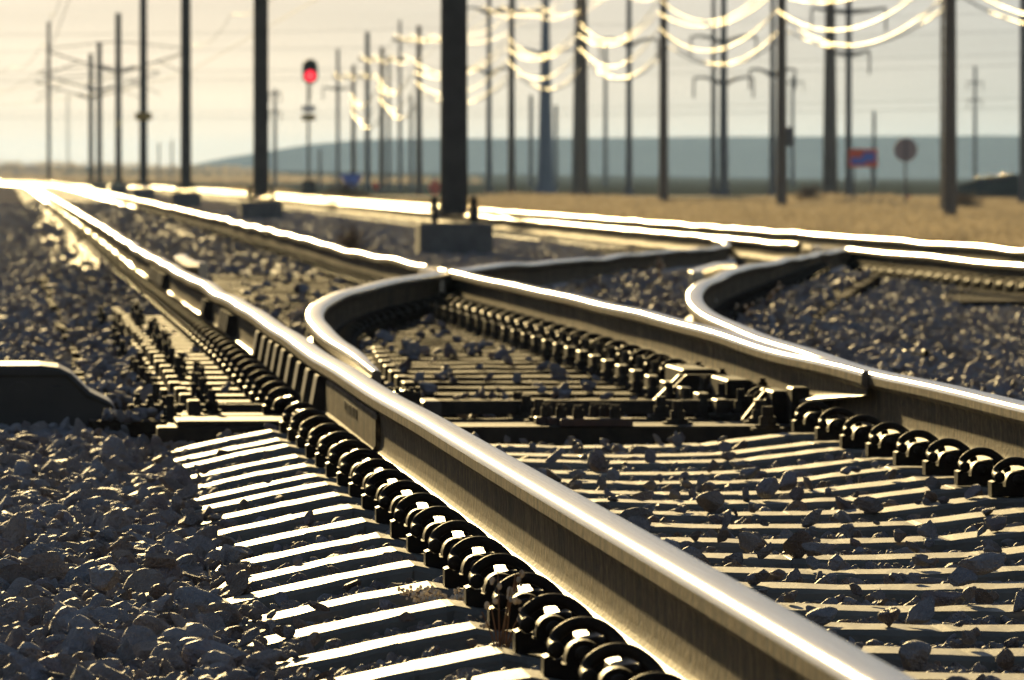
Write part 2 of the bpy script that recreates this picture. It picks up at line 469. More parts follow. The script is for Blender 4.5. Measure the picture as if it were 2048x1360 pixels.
# ------------------------------------------------------------------ rails
HEAD = [(-.0362, -.0165), (-.0352, -.0110), (-.0325, -.0062), (-.0275, -.0026), (-.0190, -.0008), (0, 0),
        (.0190, -.0008), (.0275, -.0026), (.0325, -.0062), (.0352, -.0110), (.0362, -.0165)]
FLANK = [(-.0362, -.0165), (-.0367, -.0365)]
UNDER = [(-.0367, -.0365), (-.0340, -.0425), (-.0130, -.0520)]
WEB_L = [(-.0130, -.052), (-.0098, -.062), (-.0088, -.085), (-.0088, -.110), (-.0102, -.135), (-.0135, -.148), (-.020, -.156)]
FOOT = [(-.020, -.156), (-.046, -.1645), (-.074, -.1735), (-.0765, -.176), (-.0765, -.186), (.0765, -.186), (.0765, -.176), (.074, -.1735), (.046, -.1645), (.020, -.156)]

def sweep(mb, prof, ys, xf, zf, closed=False, mod=None, smooth=True, caps=False):
    n = len(prof); o = len(mb.v); vs = []
    for i, y in enumerate(ys):
        y2 = ys[min(i + 1, len(ys) - 1)]; y1 = ys[max(i - 1, 0)]
        s = (xf(y2) - xf(y1)) / max(1e-6, (y2 - y1)); ln = math.hypot(1, s)
        nx, ny = 1 / ln, -s / ln
        x0, z0 = xf(y), zf(y)
        for u, w in prof:
            if mod: u, w = mod(y, u, w)
            vs.append((x0 + u * nx, y + u * ny, z0 + w))
    fs = []
    m = n if closed else n - 1
    for i in range(len(ys) - 1):
        for k in range(m):
            j = (k + 1) % n
            fs.append((i * n + k, i * n + j, (i + 1) * n + j, (i + 1) * n + k))
    mb.add(vs, fs, smooth)
    if caps:
        mb.add(vs[:n], [tuple(range(n))]); mb.add(vs[-n:], [tuple(range(n))[::-1]])

def steps(y0, y1):
    out = [y0]; y = y0
    while y < y1:
        y += max(.08, min(8.0, y * .006)); out.append(min(y, y1))
    return out

def wob(seed, amp=.0032, grow=.00006):
    r = random.Random(seed); c = [(r.uniform(.25, 1.9), r.uniform(0, 6.28), r.uniform(.4, 1)) for _ in range(6)]
    def f(y): return (amp + grow * min(y, 90)) * sum(a * math.sin(k * y + p) for k, p, a in c) / 2.2 * min(1, max(.12, (y - 12) / 14))
    return f

def rail(label, xf, zf, y0, y1, seed, mod=None, name="track_rail", foot='rail_foot'):
    wx, wz = wob(seed, .0016, .00004), wob(seed + 50)
    X = lambda y: float(xf(y)) + wx(y); Zf = lambda y: float(zf(y)) + wz(y)
    root = thing(name, label, "rail", (X(y0), y0, Zf(y0) - .186), 0, "running rails of the junction")
    off = (-X(y0), -y0, -(Zf(y0) - .186))
    ys = steps(y0, y1)
    hb = MB(); sweep(hb, HEAD, ys, X, Zf, mod=mod)
    wb = MB()
    for strip in (FLANK, UNDER, WEB_L):
        sweep(wb, strip, ys, X, Zf, mod=mod); sweep(wb, [(-u, w) for u, w in strip], ys, X, Zf, mod=mod)
    full = HEAD + [(-u, w) for u, w in (FLANK + UNDER[1:] + WEB_L[1:])][1:] + (FLANK + UNDER[1:] + WEB_L[1:])[:0:-1]
    for ye in (y0, y1):
        if mod and ye == y0: continue
        vs = []
        for u, w in full:
            if mod: u, w = mod(ye, u, w)
            vs.append((X(ye) + u, ye, Zf(ye) + w))
        wb.add(vs, [tuple(range(len(vs)))])
    fb = MB(); sweep(fb, FOOT, ys, X, Zf, mod=mod, smooth=False)
    for mb, nm, mm in ((hb, "rail_head", 'rail_top'), (wb, "rail_web", 'rail_web'), (fb, "rail_foot", foot)):
        mb.v = [(a + off[0], b + off[1], c + off[2]) for a, b, c in mb.v]
        mb.build(nm, M[mm], root)
    if mod:
        eb = MB(); vs = []
        for u, w in HEAD + [(.0367, -.0365), (.0130, -.0520), (-.0130, -.0520), (-.0367, -.0365)]:
            u, w = mod(y0, u, w); vs.append((X(y0) + u + off[0], y0 + off[1], Zf(y0) + w + off[2]))
        eb.add(vs, [tuple(range(len(vs)))]); eb.build("blade_end", M['rail_foot'], root)
    return root, X, Zf, off

XA, XB = .979, 2.494
fA = lambda y: XA + float(curve_left(y))
fB = lambda y: XB + float(curve_left(y))
# diverging route, fitted through survey points (y, gauge face x)
Cy = [20.8, 21.9, 24, 27.1, 28.65, 31.15, 34.17, 36.3, 39.2, 42.46, 47.6]
Cx = [1.098, 1.125, 1.150, 1.194, 1.262, 1.425, 1.694, 1.959, 2.346, 2.88, 3.604]
pc = np.polyfit(Cy, Cx, 5)
def fC(y):
    if y < 46: g = float(np.polyval(pc, y))
    else:
        g0 = float(np.polyval(pc, 46)); s0 = float(np.polyval(pc, 46) - np.polyval(pc, 45.5)) * 2
        s0 = .152 if abs(s0 - .152) > .0 else s0
        if y < 68: g = g0 + s0 * (y - 46)
        else:
            gE = g0 + s0 * 22; d = min(y - 68, 14.0)
            g = gE + s0 * d - s0 * d * d / 28.0
    return g - .036
Dy = [20, 21.7, 24.8, 27.3, 29.7, 31.3, 33.7, 38.7, 41.2]
Dx = [2.458, 2.482, 2.571, 2.695, 2.841, 2.959, 3.2, 3.83, 4.17]
pd = np.polyfit(Dy, Dx, 4, w=[3, 2, 1, 1, 1, 1, 1, 1, 1])
def fD(y):
    if y < 18.5: return XB
    if y < 40:
        k = min(1.0, (y - 18.5) / 4.5); k = k * k * (3 - 2 * k)
        return XB + k * (max(float(np.polyval(pd, max(y, 20))), 2.458) + .036 - XB)
    return float(np.polyval(pd, 40)) + .036 + .1425 * (y - 40)
zX = lambda y: float(np.interp(y, [0, 42, 68, 400], [0, 1, 0, 0])) * float(zt(y)) * (1 if y < 42 else 1) + (0 if y < 42 else Z2 * min(1, (y - 42) / 26))
fN = lambda y: 7.70 - .036 + float(curve_left(y))          # second track, near rail
fR = lambda y: 9.14 + .036 + float(curve_left(y))          # second track, far rail
z2 = lambda y: Z2 + .35 * float(zt(y))

def point_mod(y0, side, length, tip=.12, drop=.008):
    """switch point planed down towards its tip on one side"""
    def f(y, u, w):
        k = min(1, (y - y0) / length)
        if u * side > 0:
            fac = tip + (1 - tip) * k
            u *= max(fac, .80) if -.06 < w < -.03 and side < 0 else fac
        else: u *= .50 + .50 * min(1, (y - y0) / 2.2)
        if w > -.06: w -= drop * (1 - k)
        else:
            q = min(1, (y - y0) / 2.4); w = -.06 + (w + .06) * (.12 + .88 * q); u *= .35 + .65 * q
        return u, w
    return f

railA, AX, AZ, Aoff = rail("long straight rail with ribbed braces, running from the bottom edge to the sun glare", fA, zt, 5.5, 620, 1)
fBl = lambda y: XB - .034 * max(0, 1 - (y - 20.45) / 7.0) ** 1.5
railB1, *_ = rail("straight closure rail from the pointed switch tip up to the crossing gap", fBl, zt, 20.45, 40.9, 2, point_mod(20.45, 1, 4.5, .10, .003))
railB2, *_ = rail("straight rail running from the crossing gap to the sun glare, before the pole footings", fB, zt, 42.3, 620, 3)
railC, CX, CZ, _ = rail("curved rail with an open pointed tip lying beside the long straight rail", fC, zX, 20.75, 84, 4, point_mod(20.75, -1, 5.0, .25, .004))
railD, DX, DZ, _ = rail("curved stock rail sweeping behind the second switch tip", fD, zX, 6.0, 68.2, 5)
railN1, *_ = rail("nearer rail of the second track, in front of its crossing", fN, z2, 20, 65.2, 6, foot='rail_web')
railN2, *_ = rail("nearer rail of the second track, beyond its crossing", fN, z2, 69.3, 620, 7, foot='rail_web')
railR, *_ = rail("farther rail of the second track, along the edge of the straw field", fR, z2, 20, 620, 8, foot='rail_web')

# guard rails inside the running rails opposite the crossings
def guard(label, xf, zf, y0, y1):
    def X(y):
        fl = max(0, 1 - (y - y0) / .6) + max(0, 1 - (y1 - y) / .6)
        return xf(y) + .05 * fl
    prof = [(-.03, -.16), (-.03, .012), (-.024, .02), (.024, .02), (.03, .012), (.03, -.16)]
    mb = MB(); sweep(mb, prof, steps(y0, y1), X, zf, smooth=False, caps=True)
    o = mb.build("guard_rail", M['rail_foot']); tag(o, label, "guard rail", "guard rails at the crossings")
    o.data.materials[0] = M['rail_top']
guard("short bright guard rail close inside the long straight rail", lambda y: fA(y) + .125, lambda y: float(zt(y)), 42.0, 46.5)
guard("short guard rail lying inside the curved stock rail", lambda y: fD(y) - .15, zX, 38.0, 42.5)

# crossing castings where two rails meet
def crossing(label, xf1, zf, yc, slope):
    t = thing("rail_crossing", label, "rail crossing", (xf1(yc), yc, zf(yc) - .186), 0, "castings where rails cross")
    mb = MB()
    mb.prism([(-.30, -1.5), (.10, -1.5), (.40, 1.5), (-.10, 1.5)], 'z', .0, .060); mb.build("base_casting", M['steel'], t)
    w = MB(); w.prism([(-.125, -1.9), (-.085, -1.9), (-.085, -.1), (.06, .95), (.02, .95), (-.125, -.1)], 'z', .061, .180); w.build("wing_rail", M['rail_top'], t)
    w = MB(); w.prism([(-.015, .70), (.015, .70), (.045, 1.0), (-.03, 1.0)], 'z', .061, .178); w.build("nose", M['rail_top'], t)
    for dx, dy in ((-.20, -1.0), (-.20, -.7), (.02, -.8), (.16, -.5)):
        b = MB(); b.cyl(dx, dy, .061, .10, .022, n=6, smooth=False); b.build("bolt", M['steel'], t)
    return t
crossing("crossing casting where the curved rail cuts through the straight rail below the large pole", fB, lambda y: float(zt(y)), 41.4, .155)
crossing("blurred bright crossing casting on the second track beside the straw field", fN, z2, 67.0, .14)

# ------------------------------------------------------------------ fasteners
SEAT = -.196
def clip_mesh():
    """spring clip seen along the rail as an arch; local x points away from the rail, origin at the foot edge"""
    mb = MB()
    def smooth_path(pts, k=6):
        P_ = [Vector(p) for p in pts]; out = []
        for i in range(len(P_) - 1):
            p0, p1, p2, p3 = P_[max(i - 1, 0)], P_[i], P_[i + 1], P_[min(i + 2, len(P_) - 1)]
            for j in range(k):
                t = j / k
                out.append(.5 * ((2 * p1) + (p2 - p0) * t + (2 * p0 - 5 * p1 + 4 * p2 - p3) * t * t + (3 * p1 - p0 - 3 * p2 + p3) * t ** 3))
        out.append(P_[-1]); return out
    a = smooth_path([(.080, -.030, .042), (.080, .004, .044), (.079, .028, .049), (.069, .040, .063), (.044, .044, .076), (.014, .038, .075), (-.010, .020, .060), (-.022, -.006, .044), (-.024, -.026, .036)])
    mb.tube(a, .0102, 10)
    mb.ball((.080, -.031, .042), .0132)
    b = smooth_path([(.040, -.050, .036), (.040, -.010, .037), (.040, .040, .040), (.028, .055, .044), (.006, .050, .048), (-.006, .030, .050)])
    mb.tube(b, .0100, 9)
    mb.ball((.040, -.051, .036), .0135)
    return mb.mesh("rail_clip", M['clip'])
def shoulder_mesh():
    mb = MB()
    mb.prism([(.007, -.004), (.098, -.004), (.098, .030), (.090, .033), (.070, .020), (.008, .020)], 'y', -.032, .034)
    mb.tube([(.036, -.034, .026), (.036, .035, .026)], .0295, 20)
    mb.box(.072, .0985, -.034, -.030, -.004, .028)
    return mb.mesh("shoulder", M['clip'])
CLIP, SHOULDER = clip_mesh(), shoulder_mesh()

def add_clip(tie, X, Y, z, side, shoulder=True):
    """side -1: the clip sits on the -x side of the rail centred at X"""
    base = Vector((X + side * .0765, Y, z)) - tie.location
    c = link("rail_clip", CLIP, tie, base, 0); s = None
    if side < 0: c.scale = (-1, 1, 1)
    c.rotation_euler = (0, 0, random.uniform(-.04, .04))
    if shoulder:
        s = link("shoulder", SHOULDER, tie, base, 0)
        if side < 0: s.scale = (-1, 1, 1)

def concrete_tie_mesh(var, xl=-1.31, xr=1.31):
    """tie centred between the rails; seats at +-.757; ends and middle dip"""
    rr = random.Random(var)
    c = .7575
    pr = [(xl, -.262), (-c - .33, -.214), (-c - .20, -.190), (-c - .13, -.203), (-c + .13, -.203), (-c + .19, -.204), (-c + .44, -.234), (-.1, -.240),
          (.1, -.240), (c - .44, -.234), (c - .19, -.204), (c - .13, -.203), (c + .13, -.203), (c + .20, -.190), (c + .33, -.214), (xr, -.262)]
    # subdivide for slight unevenness
    xl += rr.uniform(-.03, .06)
    xs = np.linspace(xl, xr, 60); zs = np.interp(xs, [p[0] for p in pr], [p[1] for p in pr])
    xs = np.unique(np.concatenate([xs, [p[0] for p in pr]])); zs = np.interp(xs, [p[0] for p in pr], [p[1] for p in pr])
    mb = MB(); vs = []; fs = []
    sec = [(-.125, -.20), (-.104, -.010), (-.096, -.001), (.096, -.001), (.104, -.010), (.125, -.20)]
    e = [rr.uniform(-.003, .003) for _ in range(len(xs))]
    for i, (x, z) in enumerate(zip(xs, zs)):
        for k, (y, dz) in enumerate(sec):
            j = e[i] if k in (1, 2) else 0
            vs.append((x, y + j + rr.uniform(-.0008, .0008), z + dz + (rr.uniform(-.0012, .0012) if k in (1, 2, 3, 4) else 0)))
    n = len(sec)
    for i in range(len(xs) - 1):
        for k in range(n):
            j = (k + 1) % n
            fs.append((i * n + k, i * n + j, (i + 1) * n + j, (i + 1) * n + k))
    mb.add(vs, fs); mb.add(vs[:n], [tuple(range(n))]); mb.add(vs[-n:], [tuple(range(n))[::-1]])
    return mb.mesh("concrete_tie", M['concrete'])
TIES = [concrete_tie_mesh(i) for i in range(9)]
TXC = (XA + XB) / 2

n_near = 0
for k in range(-8, 16):
    Y = 11.99 + .61 * k
    n_near += 1
    o = link("concrete_tie", TIES[k % 9], None, (TXC, Y, random.uniform(-.004, .003)), random.uniform(-.004, .004))
    o.scale = (random.choice((1, -1)), 1, 1) if False else (1, 1, 1)
    tag(o, "", "tie", "concrete ties under the near straight track")
    o["label"] = f"{ordinal(n_near)} concrete tie back from the camera under the near rails" if Y > 8.6 else "blurred concrete tie lowest in the picture, under the near rail"
    for (xr, sd) in ((XA, -1), (XA, 1), (XB, -1), (XB, 1)):
        add_clip(o, xr, Y + random.uniform(-.006, .006), SEAT, sd)

# timber turnout ties with plates, clips and bolts
def plate_mesh(off):
    mb = MB()
    mb.box(.070, off + .04, -.10, .10, .0, .016, .003)
    mb.box(off - .02, off + .02, -.075, .075, .016, .060, .004)
    return mb.mesh("rail_plate", M['steel'])
def bolt_mesh(h=.075):
    mb = MB()
    mb.cyl(0, 0, 0, .012, .030, n=14); mb.cyl(0, 0, .012, .040, .022, n=6, smooth=False); mb.cyl(0, 0, .040, h, .0125, n=10)
    return mb.mesh("bolt", M['steel'])
PLATE_L, PLATE_S, BOLT = plate_mesh(.40), plate_mesh(.25), bolt_mesh()
def timber_mesh(length, var):
    rr = random.Random(100 + var); mb = MB()
    xs = np.linspace(0, length, 26); vs = []; fs = []
    sec = [(-.115, -.20), (-.115, -.006), (-.108, 0), (.108, 0), (.115, -.006), (.115, -.20)]
    for x in xs:
        for k, (y, z) in enumerate(sec): vs.append((x, y + rr.uniform(-.002, .002), z + rr.uniform(-.003, .002) * (1 if k not in (0, 5) else 0)))
    n = 6
    for i in range(len(xs) - 1):
        for k in range(n): fs.append((i * n + k, i * n + (k + 1) % n, (i + 1) * n + (k + 1) % n, (i + 1) * n + k))
    mb.add(vs, fs); mb.add(vs[:n], [tuple(range(n))]); mb.add(vs[-n:], [tuple(range(n))[::-1]])
    return mb.mesh("timber_tie", M['timber'])
Y = 22.55; kt = 0
while Y < 54:
    kt += 1
    xl = .28 + random.uniform(-.04, .04)
    xr = max(fD(Y) + .55, 3.15)
    z0 = float(zt(Y)) - .213
    o = link("timber_tie", timber_mesh(xr - xl, kt), None, (xl, Y, z0), random.uniform(-.004, .004))
    if kt <= 24: tag(o, f"{ordinal(kt)} dark timber tie beyond the switch tips, partly covered with stones", "tie", "timber ties of the junction")
    else: tag(o, "dark blurred timber tie near the rail crossing, hidden among stones and rails", "tie", "timber ties of the junction")
    zs = z0 + .001
    def pl(me, X, sd):
        p = link("rail_plate", me, o, Vector((X, Y, zs)) - o.location)
        if sd < 0: p.scale = (-1, 1, 1)
    def bo(X, dy=0, dz=.017):
        link("bolt", BOLT, o, Vector((X, Y + dy, zs + dz)) - o.location, random.uniform(0, 1))
    add_clip(o, XA, Y, zs + .012, -1)
    if Y < 37:
        pl(PLATE_L, XA + random.uniform(-.012, .012), -1)
        if random.random() < .8: bo(XA - .33 + random.uniform(-.03, .03), random.uniform(-.06, .06))
        if random.random() < .7: bo(XA - .48 + random.uniform(-.03, .02), random.uniform(-.06, .06), 0)
    if Y < 40.3:
        pl(PLATE_S, XB, -1); add_clip(o, XB, Y + .02, zs + .012, -1)
        bo(XB - .19, -.05); bo(XB - .30, 0, 0)
        if Y > 24:
            if Y < 29: pl(PLATE_S, fC(Y), 1)
            add_clip(o, fC(Y), Y, zs + .012, 1)
    elif Y > 42.5:
        add_clip(o, XB, Y, zs + .012, -1)
    if Y > 26: add_clip(o, fD(Y), Y, zs + .012, 1)
    Y += .60 + random.uniform(-.02, .02)

# concrete ties farther along the near track
k = 0
Y = 54.4
while Y < 150:
    k += 1
    o = link("concrete_tie", TIES[k % 9], None, (TXC, Y, float(zt(Y))), random.uniform(-.004, .004))
    tag(o, "blurred concrete tie of the near track beyond the crossing, glinting in the sun", "tie", "blurred concrete ties beyond the crossing")
    if Y < 130:
        add_clip(o, XB, Y, SEAT + float(zt(Y)), -1, False)
    if Y < 150: add_clip(o, XA, Y, SEAT + float(zt(Y)), -1, False)
    Y += .61
mb = MB()
Y = 150.5
while Y < 340:
    z = float(zt(Y)); mb.box(TXC - 1.3 + float(curve_left(Y)), TXC + 1.3 + float(curve_left(Y)), Y - .11, Y + .11, z - .40, z - .21, .01); Y += .61
stuff(mb.build("far_ties", M['concrete']), "row of far concrete ties merging into the sun glare", "ties")

# second track
Y = 36.0; k = 0
X2 = (7.70 + 9.14) / 2
while Y < 96:
    k += 1
    if not (50 < Y < 86):
        o = link("concrete_tie", TIES[k % 9], None, (X2, Y, z2(Y)), random.uniform(-.004, .004))
        tag(o, "blurred concrete tie under the second track beyond the bluish gravel", "tie", "concrete ties of the second track")
    else:
        xl = min(fC(Y) - .7, 6.9)
        o = link("timber_tie", timber_mesh(10.0 - xl, k), None, (xl, Y, z2(Y) - .213))
        tag(o, "dark timber tie at the second track's crossing, hidden behind the rails", "tie", "timber ties of the second crossing")
    if 44 < Y < 66:
        add_clip(o, 7.664, Y, z2(Y) + SEAT, -1)
    Y += .61
mb = MB()
Y = 96.3
while Y < 330:
    mb.box(X2 - 1.3, X2 + 1.3, Y - .11, Y + .11, z2(Y) - .40, z2(Y) - .21, .01); Y += .61
stuff(mb.build("far_ties", M['concrete']), "row of far ties along the second track", "ties")

# ------------------------------------------------------------------ stock rail fittings (parts of the long straight rail)
for i in range(9):
    Yb = 21.85 + .645 * i
    mb = MB()
    x0, z0 = AX(Yb), AZ(Yb)
    mb.prism([(x0 - .0095, z0 - .150), (x0 - .0095, z0 - .060), (x0 - .028, z0 - .050), (x0 - .037, z0 - .050), (x0 - .040, z0 - .058), (x0 - .060, z0 - .168), (x0 - .040, z0 - .162)], 'y', Yb - .11, Yb + .11)
    mb.v = [(a + Aoff[0], b + Aoff[1], c + Aoff[2]) for a, b, c in mb.v]
    mb.build("rail_brace", M['steel'], railA)
for (ya, yb) in ((30.2, 31.2), (33.7, 34.3), (42.6, 46.5)):
    mb = MB()
    y = ya
    while y < yb:
        x0, z0 = AX(y), AZ(y)
        mb.prism([(x0 - .0095, z0 - .150), (x0 - .0095, z0 - .060), (x0 - .050, z0 - .054), (x0 - .070, z0 - .168)], 'y', y, y + .10)
        y += .32
    mb.v = [(a + Aoff[0], b + Aoff[1], c + Aoff[2]) for a, b, c in mb.v]
    mb.build("brace_bracket", M['steel'], railA)
def joint_bar(y0, y1):
    prof = [(-.0115, -.056), (-.0190, -.056), (-.0225, -.062), (-.0225, -.150), (-.030, -.160)]
    ys = [y0, y0 + .006, y0 + .02, y0 + .05] + list(np.linspace(y0 + .3, y1, 12))
    def mod(y, u, w):
        d = max(0, .05 - (y - y0)) / .05                 # rounded end
        return u, w + (.010 * d * d if w < -.14 else 0) - (.012 * d * d if w > -.07 else 0)
    mb = MB(); sweep(mb, prof, ys, lambda y: AX(y), lambda y: AZ(y), mod=mod, smooth=False)
    # closing end face towards the camera
    e = [(AX(y0) + u, y0, AZ(y0) + w) for u, w in (mod(y0, a, b) for a, b in prof)] + [(AX(y0) - .0095, y0, AZ(y0) - .150)]
    mb.add(e, [tuple(range(len(e)))])
    mb.v = [(a + Aoff[0], b + Aoff[1], c + Aoff[2]) for a, b, c in mb.v]
    jb = mb.build("joint_bar", M['rail_web'], railA)
    # raised rolled-in stamp marks (illegible strokes)
    lt = MB(); y = y0 + .95
    for wd in (.05, .02, .05, .03, .05, .05, .02, .05):
        lt.box(AX(y) - .0255, AX(y) - .0220, y, y + wd, AZ(y) - .104, AZ(y) - .078); y += wd + .055
    lt.v = [(a + Aoff[0], b + Aoff[1], c + Aoff[2]) for a, b, c in lt.v]
    lt.build("stamped_marks", M['clip'], jb)
joint_bar(18.62, 21.5)

# ------------------------------------------------------------------ switch gear
ZB = -.205
bear = thing("switch_bearer", "dark hollow steel tie carrying the switch rods and bolt blocks", "steel tie", (1.55, 21.85, ZB - .14))
def bb(nm, x0, x1, y0, y1, z0, z1, m='steel', ch=.004, parent=None):
    o = parent or bear; b = MB(); L = o.location
    b.box(x0 - L.x, x1 - L.x, y0 - L.y, y1 - L.y, z0 - L.z, z1 - L.z, ch); return b.build(nm, M[m], o)
bb("trough", .46, 2.66, 21.83, 22.02, ZB - .14, ZB)
bb("rear_trough", .50, 2.66, 22.16, 22.34, ZB - .14, ZB - .004)
bb("cover_strip", 1.30, 2.42, 22.025, 22.155, ZB - .14, ZB - .012, 'steel')
bb("rod_cover", 1.60, 1.93, 22.75, 22.95, ZB - .02, ZB + .026, 'machine')
bb("rail_plate", .52, 1.06, 21.86, 22.30, ZB + .001, ZB + .018)
def stud(px, py, z, h, r=.020, nm="stud_bolt"):
    p = P(px, py, z); b = MB(); L = bear.location
    x, y, zz = p.x - L.x, p.y - L.y, p.z - L.z
    b.box(x - r * 2.2, x + r * 2.2, y - r * 1.6, y + r * 1.6, zz, zz + .007)
    b.cyl(x, y, zz + .007, zz + .016, r * 1.7, n=14); b.cyl(x, y, zz + .016, zz + .016 + h * .45, r * 1.25, n=6, smooth=False)
    b.cyl(x, y, zz + .016 + h * .45, zz + .016 + h, r * .8, n=10)
    b.build(nm, M['steel'], bear)
for px, py in ((1078, 844), (1053, 836), (1036, 828), (1355, 848), (1322, 838)): stud(px, py, ZB + .001, .055)
for px, py in ((1535, 860), (1520, 846), (1494, 836)): stud(px, py, ZB + .001, .055, .022)
# bolt block with slotted nuts
pB = P(1216, 862, ZB)
bl = thing("bolt_block", "rust red steel block with castle nuts on the dark steel tie", "bolt block", (pB.x, 21.85, ZB + .001))
b = MB(); b.box(-.11, .11, -.03, .06, 0, .022, .003); b.build("front_plate", M['redsteel'], bl)
b = MB(); b.box(-.14, -.02, .065, .13, 0, .022, .003); b.build("middle_plate", M['redsteel'], bl)
b = MB(); b.box(-.175, -.05, .135, .21, 0, .022, .003); b.build("rear_plate", M['redsteel'], bl)
for x, y in ((-.055, .0), (-.10, .095), (-.14, .17), (.06, .02), (.035, .10), (.01, .18)):
    b = MB(); b.cyl(x, y, .0225, .050, .019, n=6, smooth=False); b.cyl(x, y, .050, .056, .015, n=6, smooth=False)
    for q in range(4):
        a = q * math.pi / 2 + .4; b.box(x + .011 * math.cos(a) - .004, x + .011 * math.cos(a) + .004, y + .011 * math.sin(a) - .004, y + .011 * math.sin(a) + .004, .056, .063)
    b.build("castle_nut", M['steel'], bl)

# switch rod under both points
rod = thing("switch_rod", "dark throw rod spanning between the two switch tips", "switch rod", (1.1, 22.62, ZB))
b = MB(); b.box(.03, 1.28, -.02, .02, .012, .055, .004); b.build("rod", M['steel'], rod)
b = MB(); b.prism([(.0, 0), (.115, 0), (.115, .125), (.07, .135), (.04, .122), (.0, .10)], 'y', -1.55, -1.36); b.build("tip_bracket", M['steel'], rod)
for i in range(6):
    b = MB(); b.cyl(.01 + .02 * i, -1.5 + .02 * (i % 2), .11, .140, .009, n=6, smooth=False); b.build("bolt", M['steel'], rod)
b = MB(); b.box(.125, .18, -1.5, -1.2, .02, .10, .006); b.build("adjusting_nut", M['machine'], rod)

# gear bolted to the second point
gear = thing("point_bracket", "dark toothed bolt brackets with sloping struts at the second switch tip", "switch bracket", (2.30, 22.0, ZB))
def strut(x0, x1, y, w, h):
    b = MB(); b.prism([(x0, 0), (x0 + .02, 0), (x1 + .02, h), (x1, h)], 'y', y - w, y + w); b.build("strut", M['clip'], gear)
    b = MB(); b.prism([(x0 + .025, 0), (x1 + .11, 0), (x1 + .11, h), (x1 + .025, h)], 'y', y - w * .8, y + w * .8); b.build("gusset", M['clip'], gear)
strut(-.03, .045, .20, .02, .095)
strut(-.16, -.06, 1.9, .025, .10)
for (x0, x1, y0, y1, h) in ((.055, .110, .05, .40, .10), (.10, .155, -.10, .05, .115), (-.04, .06, 2.0, 2.6, .115), (.02, .10, 1.1, 1.6, .105)):
    b = MB(); b.box(x0, x1, y0, y1, 0, h, .006); b.build("clamp_block", M['clip'], gear)
rr = random.Random(4)
for i in range(42):
    y = .1 + i * .19
    x = .108 - .0020 * i + rr.uniform(-.025, .015)
    if x > .085 and y < .5: x = .06
    b = MB(); h = rr.uniform(.085, .125) if i % 3 else .075
    b.cyl(x, y, 0, h, .010, n=6, smooth=False); b.cyl(x, y, h * .72, h * .9, .017, n=6, smooth=False); b.build("stud_bolt", M['clip'], gear)

# switch machine beside the track
mloc = P(130, 850, -.235)
mach = thing("switch_machine", "low dark switch machine housing with rounded sloping end, half in frame", "switch machine", (0, mloc.y, -.25))
xr = .36
b = MB()
prof = [(-.75, 0), (xr, 0), (xr, .045), (xr - .02, .085), (xr - .09, .120), (xr - .15, .178), (xr - .19, .198), (xr - .25, .205), (-.75, .205)]
b.prism(prof, 'y', 0, .55)
body = b.build("housing", M['machine'], mach)
bv = body.modifiers.new("edge", 'BEVEL'); bv.width = .012; bv.segments = 3; bv.limit_method = 'ANGLE'
b = MB(); b.prism([(-.75, .175), (xr - .165, .175), (xr - .10, .112), (xr - .02, .076), (xr - .02, .068), (xr - .105, .102), (xr - .17, .167), (-.75, .167)], 'y', -.006, -.0005); b.build("lid_seam", M['steel'], mach)
b = MB(); b.tube([(.045, -.010, .115), (.045, -.0005, .115)], .038, 18); b.tube([(.045, -.014, .115), (.045, -.010, .115)], .014, 10); b.build("cover_disc", M['machine'], mach)
b = MB(); b.box(.145, .178, -.008, -.0005, .105, .140, .003); b.build("latch", M['machine'], mach)
b = MB(); b.box(.30, xr + .05, .05, .28, .0, .03, .004); b.build("mounting_lug", M['steel'], mach)
rd = thing("throw_bar", "bright lit throw bar and clevis blocks between the switch machine and the straight rail", "throw bar", (.40, mloc.y - .1, -.235))
b = MB(); b.box(-.01, .50, .10, .14, .03, .065, .004); b.build("bar", M['steel'], rd)
for x, y, h in ((.015, -.06, .05), (.065, -.05, .045), (.02, .10, .085), (.06, .12, .08), (.105, .1, .075)):
    b = MB(); b.box(x - .012, x + .012, y - .03, y + .03, 0, h, .004); b.cyl(x, y, h, h + .015, .009, n=8); b.build("clevis", M['steel'], rd)
for i in range(6):
    b = MB(); x = .13 + .03 * i; b.box(x, x + .022, -.25 + .11 * i, -.17 + .11 * i, 0, .045 + .004 * i, .003); b.build("packing_block", M['steel'], rd)

# scrap plate lying on the bluish gravel
p = P(1832, 716, -.25)
o = MB(); o.box(-.055, .055, -.04, .04, 0, .012, .003); o.box(-.055, -.03, -.04, .04, .012, .03, .003); o.box(.03, .055, -.04, .04, .012, .03, .003)
tag(o.build("scrap_plate", M['clip'], None, (p.x, p.y, float(ground(p.x, p.y)) + .028)), "small dark scrap plate lying on the bluish gravel", "scrap plate")
p = P(1590, 585, -.30)
o = MB(); o.prism([(-.14, -.5), (.12, -.6), (.16, .4), (-.06, .6)], 'z', 0, .03)
tag(o.build("board_scrap", M['timber'], None, (p.x, p.y, float(ground(p.x, p.y)) + .03)), "weathered board scrap on the gravel behind the curved stock rail", "board")

